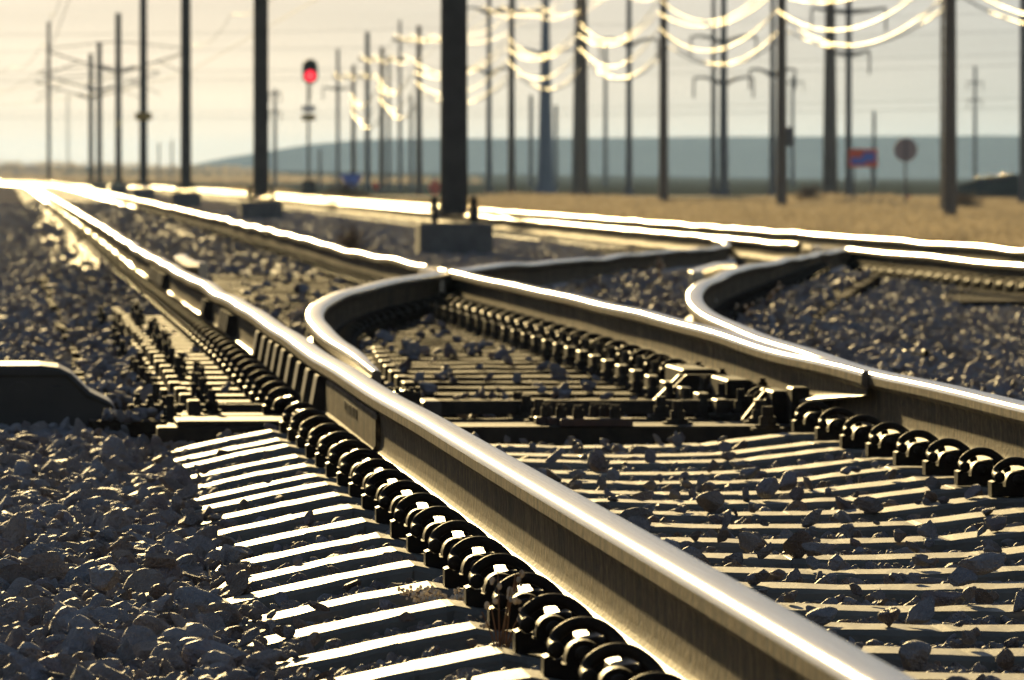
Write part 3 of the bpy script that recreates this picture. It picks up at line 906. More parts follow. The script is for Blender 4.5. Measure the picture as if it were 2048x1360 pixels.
# ------------------------------------------------------------------ ballast stones
def stone_mesh(seed, sub=3):
    r = random.Random(seed)
    bm = bmesh.new(); bmesh.ops.create_icosphere(bm, subdivisions=sub, radius=1.0)
    planes = []
    for _ in range(r.randint(9, 13)):
        d = Vector((r.gauss(0, 1), r.gauss(0, 1), r.gauss(0, 1))).normalized(); planes.append((d, r.uniform(.40, .72)))
    for v in bm.verts:
        for d, h in planes:
            k = v.co.dot(d)
            if k > h: v.co -= d * (k - h)
    from mathutils import noise
    for v in bm.verts:
        v.co += v.co.normalized() * .05 * noise.noise(v.co * 2.3 + Vector((seed, 0, 0))) + v.co.normalized() * .025 * noise.noise(v.co * 7 + Vector((0, seed, 0)))
    s = Vector((r.uniform(.95, 1.35), r.uniform(.8, 1.1), r.uniform(.6, .85)))
    for v in bm.verts: v.co = Vector((v.co.x * s.x, v.co.y * s.y, v.co.z * s.z))
    me = bpy.data.meshes.new("stone"); bm.to_mesh(me); bm.free()
    me.polygons.foreach_set("use_smooth", [sub < 2 and False] * len(me.polygons))
    me.materials.append(M['stone'])
    return me
def proto_col(name, meshes):
    c = bpy.data.collections.new(name)
    for me in meshes:
        c.objects.link(bpy.data.objects.new(me.name, me))
    return c
STONES_HI = [stone_mesh(i, 3) for i in range(16)]
stones_hi = proto_col("stone_kinds", STONES_HI)
stones_lo = proto_col("stone_kinds_far", [stone_mesh(40 + i, 2) for i in range(12)])

def scatter(name, pts, rot, scl, col):
    n = len(pts)
    me = bpy.data.meshes.new(name); me.vertices.add(n); me.vertices.foreach_set("co", np.asarray(pts, np.float32).ravel())
    for nm, arr in (("rot", rot), ("scl", scl)):
        a = me.attributes.new(nm, 'FLOAT_VECTOR', 'POINT'); a.data.foreach_set("vector", np.asarray(arr, np.float32).ravel())
    a = me.attributes.new("pick", 'INT', 'POINT'); a.data.foreach_set("value", rng.integers(0, len(col.objects), n).astype(np.int32))
    o = link(name, me)
    ng = bpy.data.node_groups.new(name, 'GeometryNodeTree')
    ng.interface.new_socket("Geometry", in_out='INPUT', socket_type='NodeSocketGeometry')
    ng.interface.new_socket("Geometry", in_out='OUTPUT', socket_type='NodeSocketGeometry')
    N, L = ng.nodes, ng.links
    gi, go = N.new("NodeGroupInput"), N.new("NodeGroupOutput")
    ci = N.new("GeometryNodeCollectionInfo"); ci.inputs[0].default_value = col; ci.inputs[1].default_value = True; ci.inputs[2].default_value = True
    iop = N.new("GeometryNodeInstanceOnPoints"); iop.inputs["Pick Instance"].default_value = True
    def na(nm, t):
        q = N.new("GeometryNodeInputNamedAttribute"); q.data_type = t; q.inputs[0].default_value = nm; return q.outputs[0]
    e2r = N.new("FunctionNodeEulerToRotation"); L.new(na("rot", 'FLOAT_VECTOR'), e2r.inputs[0])
    L.new(gi.outputs[0], iop.inputs["Points"]); L.new(ci.outputs[0], iop.inputs["Instance"])
    L.new(na("pick", 'INT'), iop.inputs["Instance Index"]); L.new(e2r.outputs[0], iop.inputs["Rotation"]); L.new(na("scl", 'FLOAT_VECTOR'), iop.inputs["Scale"])
    L.new(iop.outputs[0], go.inputs[0])
    md = o.modifiers.new("scatter", 'NODES'); md.node_group = ng
    return o

def clear_of_rails(x, y, m=.088):
    ok = np.ones(len(x), bool)
    vC = np.vectorize(fC); vD = np.vectorize(fD)
    ok &= np.abs(x - XA - curve_left(y)) > m + .02
    ok &= ~((np.abs(x - XB) < m) & ((y > 20) | True))
    s = (y > 20.5) & (y < 84); d = np.abs(x - vC(np.clip(y, 20.75, 84))); ok &= ~(s & (d < m))
    s = (y < 68); d = np.abs(x - vD(np.clip(y, 6, 68))); ok &= ~(s & (d < m))
    ok &= (np.abs(x - 7.664) > m) & (np.abs(x - 9.176) > m)
    return ok

def layer(y0, y1, sp, rmin, rmax, lift, keep=1.0, power=2.2, xmax=None, on_tie=.022):
    xs_all, ys_all = [], []
    y = y0
    while y < y1:
        yy = min(y + 2.0, y1)
        xa, xb = -.12, min(.1425 * yy + .25, xmax or 99)
        n = int((xb - xa) * (yy - y) / sp ** 2)
        xs_all.append(rng.uniform(xa, xb, n)); ys_all.append(rng.uniform(y, yy, n)); y = yy
    x, y = np.concatenate(xs_all), np.concatenate(ys_all)
    ok = (rng.random(len(x)) < keep) & clear_of_rails(x, y)
    # keep clip rows readable
    near = y < 22
    cl = near & (((x > XA - .21) & (x < XA + .19)) | ((x > XB - .20) & (x < XB + .2)))
    ok &= ~(cl & (np.abs(((y - 11.99 + .305) % .61) - .305) < .20))
    ok &= ~((y > 21.6) & (y < 22.6) & (x > .42) & (x < 2.75))
    ok &= ~((y > mloc.y - .25) & (y < mloc.y + .6) & (x < .75))
    ok &= ~((y > 22.3) & (y < 37) & (x > XA - .46) & (x < XA) & (rng.random(len(x)) < .9))
    ok &= ~((y > 20.0) & (y < 41) & (x > XB - .34) & (x < XB) & (rng.random(len(x)) < .93))
    x, y = x[ok], y[ok]
    r = rmin + (rmax - rmin) * rng.random(len(x)) ** power
    z = ground(x, y) + lift
    # stones over tie tops: only a few, sitting on them; in the cribs they stay below the tie tops
    c = .7575; xs_ = x - TXC
    tz = np.interp(xs_, [-1.31, -c - .33, -c - .2, -c + .19, -c + .44, c - .44, c - .19, c + .2, c + .33, 1.31], [-.262, -.214, -.19, -.204, -.234, -.234, -.204, -.19, -.214, -.262])
    tz = np.maximum(tz, -.262)
    conc = ((y < 21.5) | (y > 54.2)) & (x > .42) & (x < 3.06)
    ph = np.where(y < 30, np.abs(((y - 11.99 + .305) % .61) - .305), np.abs(((y - 54.4 + .305) % .61) - .305))
    timb = (y > 22.3) & (y < 54.2) & (x > .3) & (x < np.maximum(3.1, np.interp(y, _ty, _tx) + .5))
    ph = np.where(timb, np.abs(((y - 22.55 + .30) % .60) - .30), ph)
    top = np.where(timb, zt(y) - .213, tz + zt(y))
    zone = conc | timb
    edge = np.clip((.54 - x) / .14, 0, 1) * (y < 21.5)
    on = zone & (ph < .135)
    free = rng.random(len(x))
    cap = top - .013 - r * .78 + np.where(free < np.where(x < XA, .012 + .40 * edge, np.where(y > 54, .25, .018)), .024, 0)
    z = np.where(zone & ~on, np.where(free < .55, cap - rng.random(len(x)) * .012, np.minimum(np.maximum(z, top - .075), cap)), z)
    r = np.where(on & (y < 22) & (x < XA) & (x > XA - .5), np.minimum(r, .016), r)
    z = np.where(on, top + r * .5, z)
    kp = ~on | (free > 1 - np.where(timb, np.where((x < XA) | (x > XB + .3), .55, on_tie * 2.6), np.where(x < XA, np.where(y > 54, .05 + .5 * np.clip((.72 - x) / .3, 0, 1), on_tie * .15 + .42 * edge * edge), np.where(y > 54, .30, on_tie))))
    x, y, z, r = x[kp], y[kp], z[kp], r[kp]
    n = len(x)
    return np.stack([x, y, z], 1), rng.uniform(0, 6.283, (n, 3)) * np.array([.12, .12, 1]) + rng.normal(0, .35, (n, 3)) * np.array([1, 1, 0]), np.repeat(r[:, None], 3, 1) * rng.uniform(.8, 1.25, (n, 3)) * np.array([1.08, 1.0, .84])

def merge(*ls): return [np.concatenate([l[i] for l in ls]) for i in range(3)]
nearL = merge(layer(6.4, 23, .031, .012, .024, -.004), layer(6.4, 23, .040, .017, .036, .006), layer(6.4, 23, .080, .024, .056, .014, power=2.2, on_tie=.022))
stuff(scatter("gravel", *nearL, stones_hi), "crushed grey stone ballast between and beside the near rails", "gravel")
farL = merge(layer(23, 44, .050, .018, .034, .004), layer(23, 44, .11, .026, .045, .018), layer(44, 80, .075, .024, .042, .008, xmax=11), layer(80, 170, .13, .035, .06, .010, xmax=11))
stuff(scatter("gravel", *farL, stones_lo), "blurred grey stone ballast among the farther rails", "gravel")

# a few big stones one can tell apart
for lab, px, py, r, zz, sd in (
    ("large pale flat-faced stone resting on the ballast beside the tie ends", 215, 1165, .046, -.225, 3),
    ("broad brownish stone just behind the large pale flat-faced stone", 318, 1135, .040, -.225, 5),
    ("upright brown stone at the end of a tie, above the large pale stone", 402, 945, .030, -.225, 7),
    ("blocky stone leaning in front of the dark switch machine", 108, 838, .026, -.225, 1),
    ("rounded stone on a tie in the middle of the near track", 1638, 1108, .040, -.222, 9),
    ("dark pointed stone on a tie beside the near rail head", 1528, 1160, .030, -.222, 11),
    ("wide stone sitting across two ties at the picture's lower corner", 1962, 1140, .045, -.222, 13),
    ("low boulder-like stone at the bottom edge beside the rail", 1830, 1330, .042, -.245, 2),
    ("square dark stone on the tie right behind the straight rail", 1285, 1000, .030, -.222, 4),
    ("peaked stone on a tie in front of the dark steel tie", 1415, 985, .028, -.222, 6),
):
    p = P(px, py, zz)
    o = link("ballast_stone", STONES_HI[sd], None, (p.x, p.y, zz + r * .35), sd * .7)
    o.scale = (r * 1.1, r * .9, r * .85); tag(o, lab, "stone", "large single stones on the ballast")

# ------------------------------------------------------------------ weeds
def weed(label, loc, n, h, spread, head=.004, seed=0, lean=(0, 0), nm="dry_weed", heads=5, sr=.0014):
    r = random.Random(seed)
    t = thing(nm, label, "weed", loc, 0, "dry weeds among the rails")
    st, hd = MB(), MB()
    for i in range(n):
        a = r.uniform(0, 6.28); l = h * r.uniform(.5, 1.1); s = spread * r.uniform(.2, 1)
        p0 = Vector((r.uniform(-.01, .01), r.uniform(-.01, .01), 0))
        p2 = Vector((math.cos(a) * s + lean[0] * l, math.sin(a) * s + lean[1] * l, l))
        p1 = p0.lerp(p2, .5) + Vector((0, 0, l * .12))
        pts = [p0, p0.lerp(p1, .6), p1, p1.lerp(p2, .5), p2]
        st.tube(pts, [sr, sr, sr * .8, sr * .7, sr * .5], 5)
        for j in range(heads):
            q = p1.lerp(p2, r.uniform(.2, 1)) + Vector((r.uniform(-1, 1), r.uniform(-1, 1), r.uniform(-1, 1))) * head * 2.5
            hd.ball(q, head * r.uniform(.6, 1.2), 6, 4, 1, 1, r.uniform(.8, 1.6))
    st.build("stems", M['stem'], t); hd.build("seed_heads", M['weed'], t)
def W(px, py, z): p = P(px, py, z); return (p.x, p.y, z)
weed("sprawling dry weed with pale seed heads lying over a tie beside the clips", W(925, 1225, -.235), 26, .040, .10, .0032, 1, (-.9, 0), heads=22)
weed("thin branching dry weed with few seed heads between the lowest clips", W(1000, 1345, -.245), 9, .15, .06, .0045, 2, (.1, 0), heads=3, sr=.0016)
weed("short weed standing on the rail foot against the straight rail's web", W(1065, 1115, -.17), 4, .045, .02, .003, 3, (.5, 0), heads=4)
weed("tuft of dry grass between the straight rail and the curved tip", W(600, 660, -.22), 30, .10, .07, .007, 4, heads=6, sr=.0035)
weed("sparse upright weed behind the curved stock rail", W(1465, 665, -.23), 9, .16, .13, .007, 5, heads=3, sr=.003)
weed("leaning dry weed between the bluish gravel and the curved stock rail", W(1520, 640, -.24), 6, .20, .12, .006, 6, (.5, 0), heads=4, sr=.003)
weed("small weeds growing behind the rail crossing", W(890, 575, -.22), 12, .16, .14, .009, 7, heads=4, sr=.004)
weed("thin weed beside the guard rail of the curved rail", W(1315, 575, -.25), 6, .22, .10, .008, 8, heads=3, sr=.004)

# round dry bushes (tumbleweed) on the strip between the tracks
def tumbleweed(label, px, py, w, h, seed):
    r = random.Random(seed); p = G(px, py)
    t = thing("dry_bush", label, "bush", (p.x, p.y, p.z), 0, "dry bushes on the plain")
    mb = MB(); lf = MB()
    for i in range(60):
        a = r.uniform(0, 6.28); e = r.uniform(.1, 1.5)
        q = Vector((math.cos(a) * math.cos(e) * w / 2, math.sin(a) * math.cos(e) * w / 2, math.sin(e) * h)) * r.uniform(.7, 1.05)
        mb.tube([(0, 0, 0), q * .5 + Vector((0, 0, h * .08)), q], [w * .014, w * .01, w * .004], 4)
        for j in range(12):
            c = q * r.uniform(.45, 1.05) + Vector((r.gauss(0, 1), r.gauss(0, 1), r.gauss(0, 1))) * w * .06
            s = w * .035; d1 = Vector((r.gauss(0, 1), r.gauss(0, 1), r.gauss(0, 1))).normalized() * s; d2 = Vector((r.gauss(0, 1), r.gauss(0, 1), r.gauss(0, 1))).normalized() * s
            if c.z < .01: c.z = .02
            lf.add([c, c + d1, c + d2], [(0, 1, 2)])
    mb.build("branches", M['scrub'], t); lf.build("leaves", M['scrub'], t)
tumbleweed("round brown tumbleweed beside the straight rail near the large pole footing", 705, 505, .55, .30, 1)
tumbleweed("brown scrub bush at the foot of the thick brown steel pole", 1620, 407, 1.4, .7, 2)
tumbleweed("low scrub at the foot of the railway signal", 690, 398, 2.6, .6, 3)
tumbleweed("pale dry bush beside the dark covered stockpile", 1925, 420, 1.6, .5, 4)

# ------------------------------------------------------------------ straw field
def tuft(seed, h=.36, n=26):
    r = random.Random(seed); mb = MB()
    for i in range(n):
        a = r.uniform(0, 6.28); l = h * r.uniform(.45, 1.1); o = Vector((r.gauss(0, .09), r.gauss(0, .09), 0))
        d = Vector((math.cos(a), math.sin(a), 0)) * l * r.uniform(.1, .55); wv = Vector((-math.sin(a + 1), math.cos(a + 1), 0)) * .006
        p1 = o + d * .4 + Vector((0, 0, l * .65)); p2 = o + d + Vector((0, 0, l))
        mb.add([o - wv, o + wv, p1 + wv * .8, p1 - wv * .8, p2], [(0, 1, 2, 3), (3, 2, 4)])
    me = mb.mesh("straw_tuft", M['straw']); return me
tufts = proto_col("straw_kinds", [tuft(i) for i in range(8)])
def straw_field():
    n = 23000
    y = 62 + (262 - 62) * rng.random(n) ** .9
    x = 10.9 + (np.minimum(.1425 * y + 3, 60) - 10.9) * rng.random(n)
    n2 = 2500
    y2 = rng.uniform(180, 420, n2); x2 = rng.uniform(10.9, 14, n2)
    x = np.concatenate([x, x2]); y = np.concatenate([y, y2])
    ok = (x > 10.8); x, y = x[ok], y[ok]
    patch = np.sin(x * .9 + np.sin(y * .05) * 2) * np.sin(y * .07 + x * .3)
    s = rng.uniform(.4, 1.05, len(x)) * np.clip(.8 + .75 * patch, .18, 1.6)
    pts = np.stack([x, y, ground(x, y) - .02], 1)
    rot = np.stack([np.zeros(len(x)), np.zeros(len(x)), rng.uniform(0, 6.28, len(x))], 1)
    o = scatter("dry_grass", pts, rot, np.repeat(s[:, None], 3, 1) * np.array([1.5, 1.5, .75]), tufts)
    stuff(o, "golden dry grass covering the field beyond the second track", "grass")
straw_field()
def bank_grass():
    n = 5000
    y = rng.uniform(900, 1750, n); x = rng.uniform(-60, 60, n)
    z = ground(x, y) + np.exp(-((y - 1750) / 200.0) ** 2) * np.clip((160 - x) / 160, 0, 1) * 4.2 - .05
    s = rng.uniform(1.5, 3.5, n)
    rot = np.stack([np.zeros(n), np.zeros(n), rng.uniform(0, 6.28, n)], 1)
    stuff(scatter("dry_grass", np.stack([x, y, z], 1), rot, np.repeat(s[:, None], 3, 1), tufts), "far hazy straw-coloured grass on the bank behind the slim poles", "grass")
bank_grass()
# service road across the field
mb = MB()
ys_ = np.linspace(0, 1, 2)
mb.add([(12, 318, float(ground(12, 318)) + .01), (70, 306, float(ground(70, 306)) + .01), (70, 318, float(ground(70, 318)) + .01), (12, 330, float(ground(12, 330)) + .01)], [(0, 1, 2, 3)])
structure(mb.build("dirt_road", mat("packed_dirt", (.13, .10, .075), .9, 0, (.18, .14, .10), 2)))

# ------------------------------------------------------------------ overhead-line poles of the railway
def line_pole(px, Yp, hgt, label, foot=True, sign=None, arm=False, w=.30, X=5.1):
    x = X + float(curve_left(Yp)) if px is None else PY(px, 400, Yp).x
    zb = float(ground(x, Yp))
    t = thing("catenary_pole", label, "pole", (x, Yp, zb), 0, "overhead-line poles between the tracks")
    zf = .38 if foot else 0.0
    if foot:
        b = MB(); b.box(-.42, .42, -.42, .42, -.3, zf, .02); b.build("footing", M['block'], t)
        b = MB(); b.box(-.27, .27, -.27, .27, zf + .09, zf + .125, .004); b.build("base_plate", M['pole_steel'], t)
        for sx in (-1, 1):
            for sy in (-1, 1):
                b = MB(); q = .225
                b.cyl(sx * q, sy * q, zf, zf + .30, .024, n=8); b.cyl(sx * q, sy * q, zf + .125, zf + .185, .048, n=6, smooth=False)
                b.cyl(sx * q, sy * q, zf + .045, zf + .090, .048, n=6, smooth=False); b.cyl(sx * q, sy * q, zf + .215, zf + .255, .042, n=6, smooth=False)
                b.build("anchor_bolt", M['black'], t)
    h = w / 2; tf = .016; z0 = zf + (.125 if foot else -.3)
    b = MB()   # wide-flange section, tapering slightly
    sec = [(-h, -h), (h, -h), (h, -h + tf), (tf / 2, -h + tf), (tf / 2, h - tf), (h, h - tf), (h, h), (-h, h), (-h, h - tf), (-tf / 2, h - tf), (-tf / 2, -h + tf), (-h, -h + tf)]
    vs = []
    for z, k in ((z0, 1), (hgt, .86)): vs += [(u * k, v * k, z) for u, v in sec]
    n = len(sec)
    b.add(vs, [tuple(range(n))[::-1], tuple(range(n, 2 * n))] + [(i, (i + 1) % n, (i + 1) % n + n, i + n) for i in range(n)])
    b.build("mast", M['pole_steel'], t)
    if sign:
        zs, sw, sh = sign
        b = MB(); b.box(-sw / 2, sw / 2, -h - .012, -h - .003, zs - sh / 2, zs + sh / 2, .002); b.build("sign_plate", M['sign_yellow'], t)
    if arm:
        for s in (-1, 1):
            xo = s * 3.3
            b = MB(); b.tube([(s * .12, 0, 6.9), (xo, 0, 6.6)], .022, 8); b.tube([(s * .12, 0, 5.5), (xo, 0, 6.5)], .035, 8); b.tube([(xo * .55, 0, 6.0), (xo * 1.02, 0, 5.35)], .022, 8)
            b.build("cantilever_arm", M['pole_steel'], t)
            b = MB(); b.tube([(s * .16, 0, 5.57), (s * .75, 0, 5.79)], .06, 8); b.build("insulator", M['insulator'], t)
    return t, x, zb
line_pole(908, 82.5, 8.2, "thickest dark pole on a concrete footing, standing beside the rail crossing")
line_pole(522, 143, 8.2, "second thickest dark pole on a concrete footing, beside the red signal")
line_pole(372, 204, 8.2, "dark pole on a concrete footing between the yellow-signed pole and the second thickest pole")
line_pole(287, 268, 8.2, "slim dark pole carrying a wide yellow sign plate", sign=(0, .48, .27) if False else (3.05, .62, .28))
line_pole(237, 327, 8.2, "slim dark pole with a small yellow plate, beside the wide-signed pole", sign=(3.2, .22, .35), arm=True)
line_pole(199, 395, 8.2, "thin dark pole, the nearer of a close pair", arm=True)
line_pole(182, 432, 8.2, "thin dark pole, the farther of a close pair", arm=True)
line_pole(98, 520, 12.0, "lone slim pole nearest the sun glare with a visible top", foot=False, arm=False, w=.28)

def wire(label, pts, r, m, cat="wire", grp=None, nm="overhead_wire"):
    mb = MB(); mb.tube(pts, r, 6, False)
    o = mb.build(nm, M[m]); tag(o, label, cat, grp)
def span(p, q, sag, n=14):
    p, q = Vector(p), Vector(q)
    return [p.lerp(q, i / n) - Vector((0, 0, 4 * sag * (i / n) * (1 - i / n))) for i in range(n + 1)]
for (xc, nm) in ((1.74, "near"), (8.42, "second")):
    for z, lab in ((5.35, "lower contact"), (6.6, "upper messenger")):
        pts = []
        for ya, yb in zip((100, 205, 268, 327, 395, 460, 540), (205, 268, 327, 395, 460, 540, 620)):
            s = span((xc + float(curve_left(ya)), ya, z), (xc + float(curve_left(yb)), yb, z), .0 if z < 6 else .5)
            pts += s if not pts else s[1:]
        wire(f"thin {lab} wire strung high over the {nm} track", pts, .012, 'dark_wire', grp="overhead wires above the tracks")

# ------------------------------------------------------------------ railway signal
def signal():
    p = G(617, 398)
    t = thing("railway_signal", "railway signal post showing a red light under a black hood", "signal", (p.x, p.y, p.z))
    k = p.y / F                        # metres per photo pixel at this distance
    zp = lambda y: (398 - y) * k
    b = MB(); b.box(-.3, .3, -.3, .3, -.2, .12, .02); b.build("footing", M['block'], t)
    b = MB(); b.cyl(0, 0, .12, zp(168), .055, n=12); b.build("post", M['pole_steel'], t)
    b = MB(); b.box(-.30, .30, -.25, .25, .12, .75, .02); b.build("base_case", M['machine'], t)
    xo = .07
    b = MB()   # oval target plate
    ol = []
    zc, hw, hh = zp(143), 15.5 * k, 25 * k
    for i in range(28):
        a = 2 * math.pi * i / 28
        ol.append((xo + hw * math.cos(a), zc + (hh - hw) * (1 if math.sin(a) > 0 else -1) + hw * math.sin(a)))
    b.prism(ol, 'y', -.04, .10); b.build("target_plate", M['black'], t)
    zl = zp(152)
    m, n, l, bs = new_mat("red_signal_lamp")
    bs.inputs["Base Color"].default_value = (.7, .02, .03, 1); bs.inputs["Emission Color"].default_value = (1.0, .022, .05, 1); bs.inputs["Emission Strength"].default_value = 1.1
    b = MB(); b.ball((xo, -.055, zl), 11.0 * k, 16, 9, 1, .25, 1); lamp = b.build("lamp", m, t)
    m2, n, l, bs = new_mat("signal_lamp_centre")
    bs.inputs["Base Color"].default_value = (.9, .3, .1, 1); bs.inputs["Emission Color"].default_value = (1.0, .16, .07, 1); bs.inputs["Emission Strength"].default_value = 1.5
    b = MB(); b.ball((xo, -.055 - 2.4 * k, zl), 2.6 * k, 12, 8, 1, .3, 1); b.build("filament", m2, lamp)
    for (zc2, hood) in ((zl, 1), (zp(131), 1)):
        b = MB(); pts = []
        vs = []; fs = []; rr_ = 12.5 * k
        for i in range(13):
            a = math.pi * i / 12
            for yy in (-.045, -.35): vs.append((xo + rr_ * math.cos(a), yy, zc2 + rr_ * math.sin(a)))
        for i in range(12): fs.append((2 * i, 2 * i + 1, 2 * i + 3, 2 * i + 2))
        b.add(vs, fs); o = b.build("hood", M['black'], t)
        so = o.modifiers.new("thick", 'SOLIDIFY'); so.thickness = .01
    b = MB(); b.ball((xo, -.05, zp(131)), 8 * k, 14, 8, 1, .2, 1); b.build("dark_lens", M['glass'], t)
    b = MB(); b.box(-14 * k, 14 * k, -.10, -.06, zp(222), zp(212), .004); b.build("number_plate", M['sign_white'], t)
    b = MB(); b.box(-14 * k, 14 * k, -.10, -.06, zp(241), zp(229), .004); b.build("caution_plate", M['sign_yellow'], t)
    b = MB(); b.tube([(.06, .08, zp(200)), (.13, .10, zp(175)), (.10, .10, zp(165))], .02, 6); b.build("conduit", M['black'], t)
signal()

# ------------------------------------------------------------------ wooden utility line
POLES = []
def utility_pole(px, by, label, hgt=8.4, box=False, arms=1):
    p = G(px, by); POLES.append(p)
    t = thing("utility_pole", label, "utility pole", (p.x, p.y, p.z), 0, "wooden poles of the roadside line")
    b = MB(); b.tube([(0, 0, -.3), (0, 0, hgt * .5), (0, 0, hgt)], [.165, .14, .11], 14); b.build("pole", M['wood_pole'], t)
    b = MB(); b.box(-1.25, 1.25, -.20, -.11, hgt - .75, hgt - .63, .005); b.build("crossarm", M['wood_pole'], t)
    for x in (-1.15, -.45, .45, 1.15):
        b = MB(); b.cyl(x, -.155, hgt - .63, hgt - .48, .04, .025, n=8); b.build("insulator", M['insulator'], t)
    b = MB(); b.tube([(-.6, -.155, hgt - .70), (0, -.14, hgt - 1.25)], .015, 5); b.tube([(.6, -.155, hgt - .70), (0, -.14, hgt - 1.25)], .015, 5); b.build("arm_brace", M['grey_steel'], t)
    if box:
        b = MB(); b.cyl(.25, 0, 1.80, 2.30, .125, n=16); b.cyl(.25, 0, 2.30, 2.36, .09, n=12); b.box(.10, .2, -.04, .04, 1.95, 2.2); b.build("transformer", M['grey_steel'], t)
    return t
utility_pole(1900, 437, "nearest wooden utility pole, beside a slim mast at the straw field")
utility_pole(1563, 419, "wooden utility pole with a grey transformer can low on its side", box=True)
utility_pole(1327, 411, "wooden utility pole standing between two pairs of steel poles, its base in straw")
utility_pole(1168, 402, "wooden utility pole hidden behind the thick tapered brown pole")
utility_pole(1023, 397, "wooden utility pole just beside the large dark pole, crossarm in view")
utility_pole(838, 391, "wooden utility pole just before the large dark pole, with a bright crossarm", hgt=8.0)
utility_pole(764, 386, "small wooden utility pole with glowing wires over the far signs", hgt=7.8)
utility_pole(707, 382, "smallest wooden utility pole beside the blue sign", hgt=7.6)
HG = [8.4, 8.4, 8.4, 8.4, 8.4, 8.0, 7.8, 7.6]
first = POLES[0] + Vector((.3, -43, .0))
PL = [first] + POLES; HG = [8.4] + HG
for i in range(len(PL) - 1):
    a, b_ = PL[i], PL[i + 1]
    where = ["before the nearest utility pole", "between the nearest utility pole and the transformer pole", "between the transformer pole and the next pole", "over the thick brown pole",
             "between the thick brown pole and the crossarm pole", "behind the large dark pole", "over the far signs", "above the blue sign"][i]
    for dx in (-1.15, -.45, .45, 1.15):
        sg = .75 + .1 * math.sin(i * 3 + dx * 5)
        wire(f"glowing power conductor {where}", span(a + Vector((dx, -.155, HG[i] - .45)), b_ + Vector((dx, -.155, HG[i + 1] - .45)), sg), .011, 'wire', "cable", f"power conductors {where}", "power_conductor")
    for zz, dx, sg in ((HG[i] - 1.75, -.16, 1.0 if i else 1.9), (HG[i] - 2.7, -.16, .95 if i else 1.6), (HG[i] - 3.0, .16, 1.05 if i else 1.3), (HG[i] - 2.2, -.20, .7 if i else 1.5), (HG[i] - 3.3, .20, .8 if i else 1.2)):
        z1 = zz - HG[i] + HG[i + 1]
        wire(f"thick sagging cable {where}", span(a + Vector((dx, -.16, zz)), b_ + Vector((dx, -.16, z1)), sg), .021, 'wire', "cable", f"sagging cables {where}", "sagging_cable")

for i, (zz, yy) in enumerate(((24.0, 1100), (21.0, 1150), (17.5, 1000), (14.5, 1250), (11.0, 950), (26.0, 1050))):
    wire("faint thin wire strung across the far sky behind all the poles", span((-70, yy + 260, zz), (240, yy - 60, zz + 1.5), 2.2, 30), .035, 'dark_wire', grp="faint wires across the far sky")

# ------------------------------------------------------------------ steel transmission poles
def mono(px, by, wb, wt, label, m, hgt=24, arms=(), arm_len=2.6, name="steel_pole", group="steel transmission poles", top_py=None):
    p = G(px, by); k = p.y / F
    t = thing(name, label, "steel pole", (p.x, p.y, p.z), 0, group)
    if top_py is not None: hgt = (by - top_py) * k
    b = MB(); r0, r1 = wb * k / 2, wt * k / 2
    hs = np.linspace(0, hgt, 8)
    # width given at the base and at the frame's top edge
    vis = max(1.0, by * k)
    rr_ = [max(.05, r0 + (r1 - r0) * h / vis) for h in hs]
    b.tube([(0, 0, h) for h in hs], rr_, 12); b.cyl(0, 0, -.2, .35, r0 * 1.35, n=12); b.build("shaft", M[m], t)
    for i, (py, ln, curved) in enumerate(arms):
        z = (by - py) * k
        for s in ((-1, 1)):
            L = ln * k
            b = MB()
            if curved: b.tube([(0, 0, z - .1), (s * L * .35, 0, z + .16), (s * L * .7, 0, z + .26), (s * L, 0, z + .22)], [.10, .08, .06, .05], 7)
            else: b.tube([(0, 0, z), (s * L * .5, 0, z + .05), (s * L, 0, z + .16)], [.11, .08, .05], 7)
            b.build("davit_arm", M[m], t)
            b = MB(); zz = z + (.22 if curved else .14)
            b.tube([(s * L, 0, zz), (s * L, 0, zz - .9)], .05, 7); b.build("insulator", M['insulator'], t)
    return t
mono(1660, 400, 32, 20, "thickest tapered brown steel pole, beside the orange sign", 'weather_steel')
mono(1160, 398, 34, 20, "thick tapered brown steel pole beside the hidden utility pole", 'weather_steel')
mono(1091, 386, 34, 14, "haze-pale blue-grey tapered steel pole beyond the large dark pole", 'hazed_steel', arms=((108, 62, True), (-5, 62, True)))
mono(1447, 393, 20, 12, "grey steel pole with drooping curved arms at mid-frame height", 'grey_steel', arms=((82, 66, True), (165, 60, True)))
mono(1427, 393, 12, 8, "thin grey steel pole pressed close to the curved-arm pole", 'grey_steel')
mono(1697, 400, 14, 12, "dark steel pole with straight arms and hanging insulators above the orange sign", 'grey_steel', arms=((22, 75, False), (108, 42, False)))
mono(1258, 393, 14, 10, "slim steel pole with two upswept curved arms", 'grey_steel', arms=((88, 58, True),))
mono(1545, 393, 14, 9, "slim steel pole with curved arms, just before the transformer pole", 'grey_steel', arms=((148, 46, True),))
mono(978, 386, 12, 9, "slim steel pole with two tiers of curved arms close behind the large dark pole", 'grey_steel', arms=((24, 48, True), (146, 46, True)))
mono(735, 381, 12, 9, "steel pole with a bare blunt top above the far signs", 'grey_steel', top_py=64)
mono(800, 381, 8, 5, "thin steel pole with a bare tall top between small utility poles", 'grey_steel', top_py=40)
mono(676, 378, 8, 6, "thin pale pole with a low double crossarm beside the red signal", 'grey_steel', top_py=98, arms=((178, 30, False),))
mono(778, 380, 7, 5, "thin faint steel pole between the two small utility poles", 'grey_steel', top_py=110)
mono(822, 380, 7, 5, "short faint steel pole before the crossarm pole", 'grey_steel', top_py=190)
mono(1062, 374, 9, 6, "faint short pole over the hazy hill, near the pale blue pole", 'grey_steel', top_py=190)
mono(1112, 374, 8, 6, "faint short pole behind the pale blue-grey pole", 'grey_steel', top_py=210)
mono(1211, 372, 9, 6, "faint distant pole between thick brown and upswept-arm poles", 'grey_steel', top_py=85)
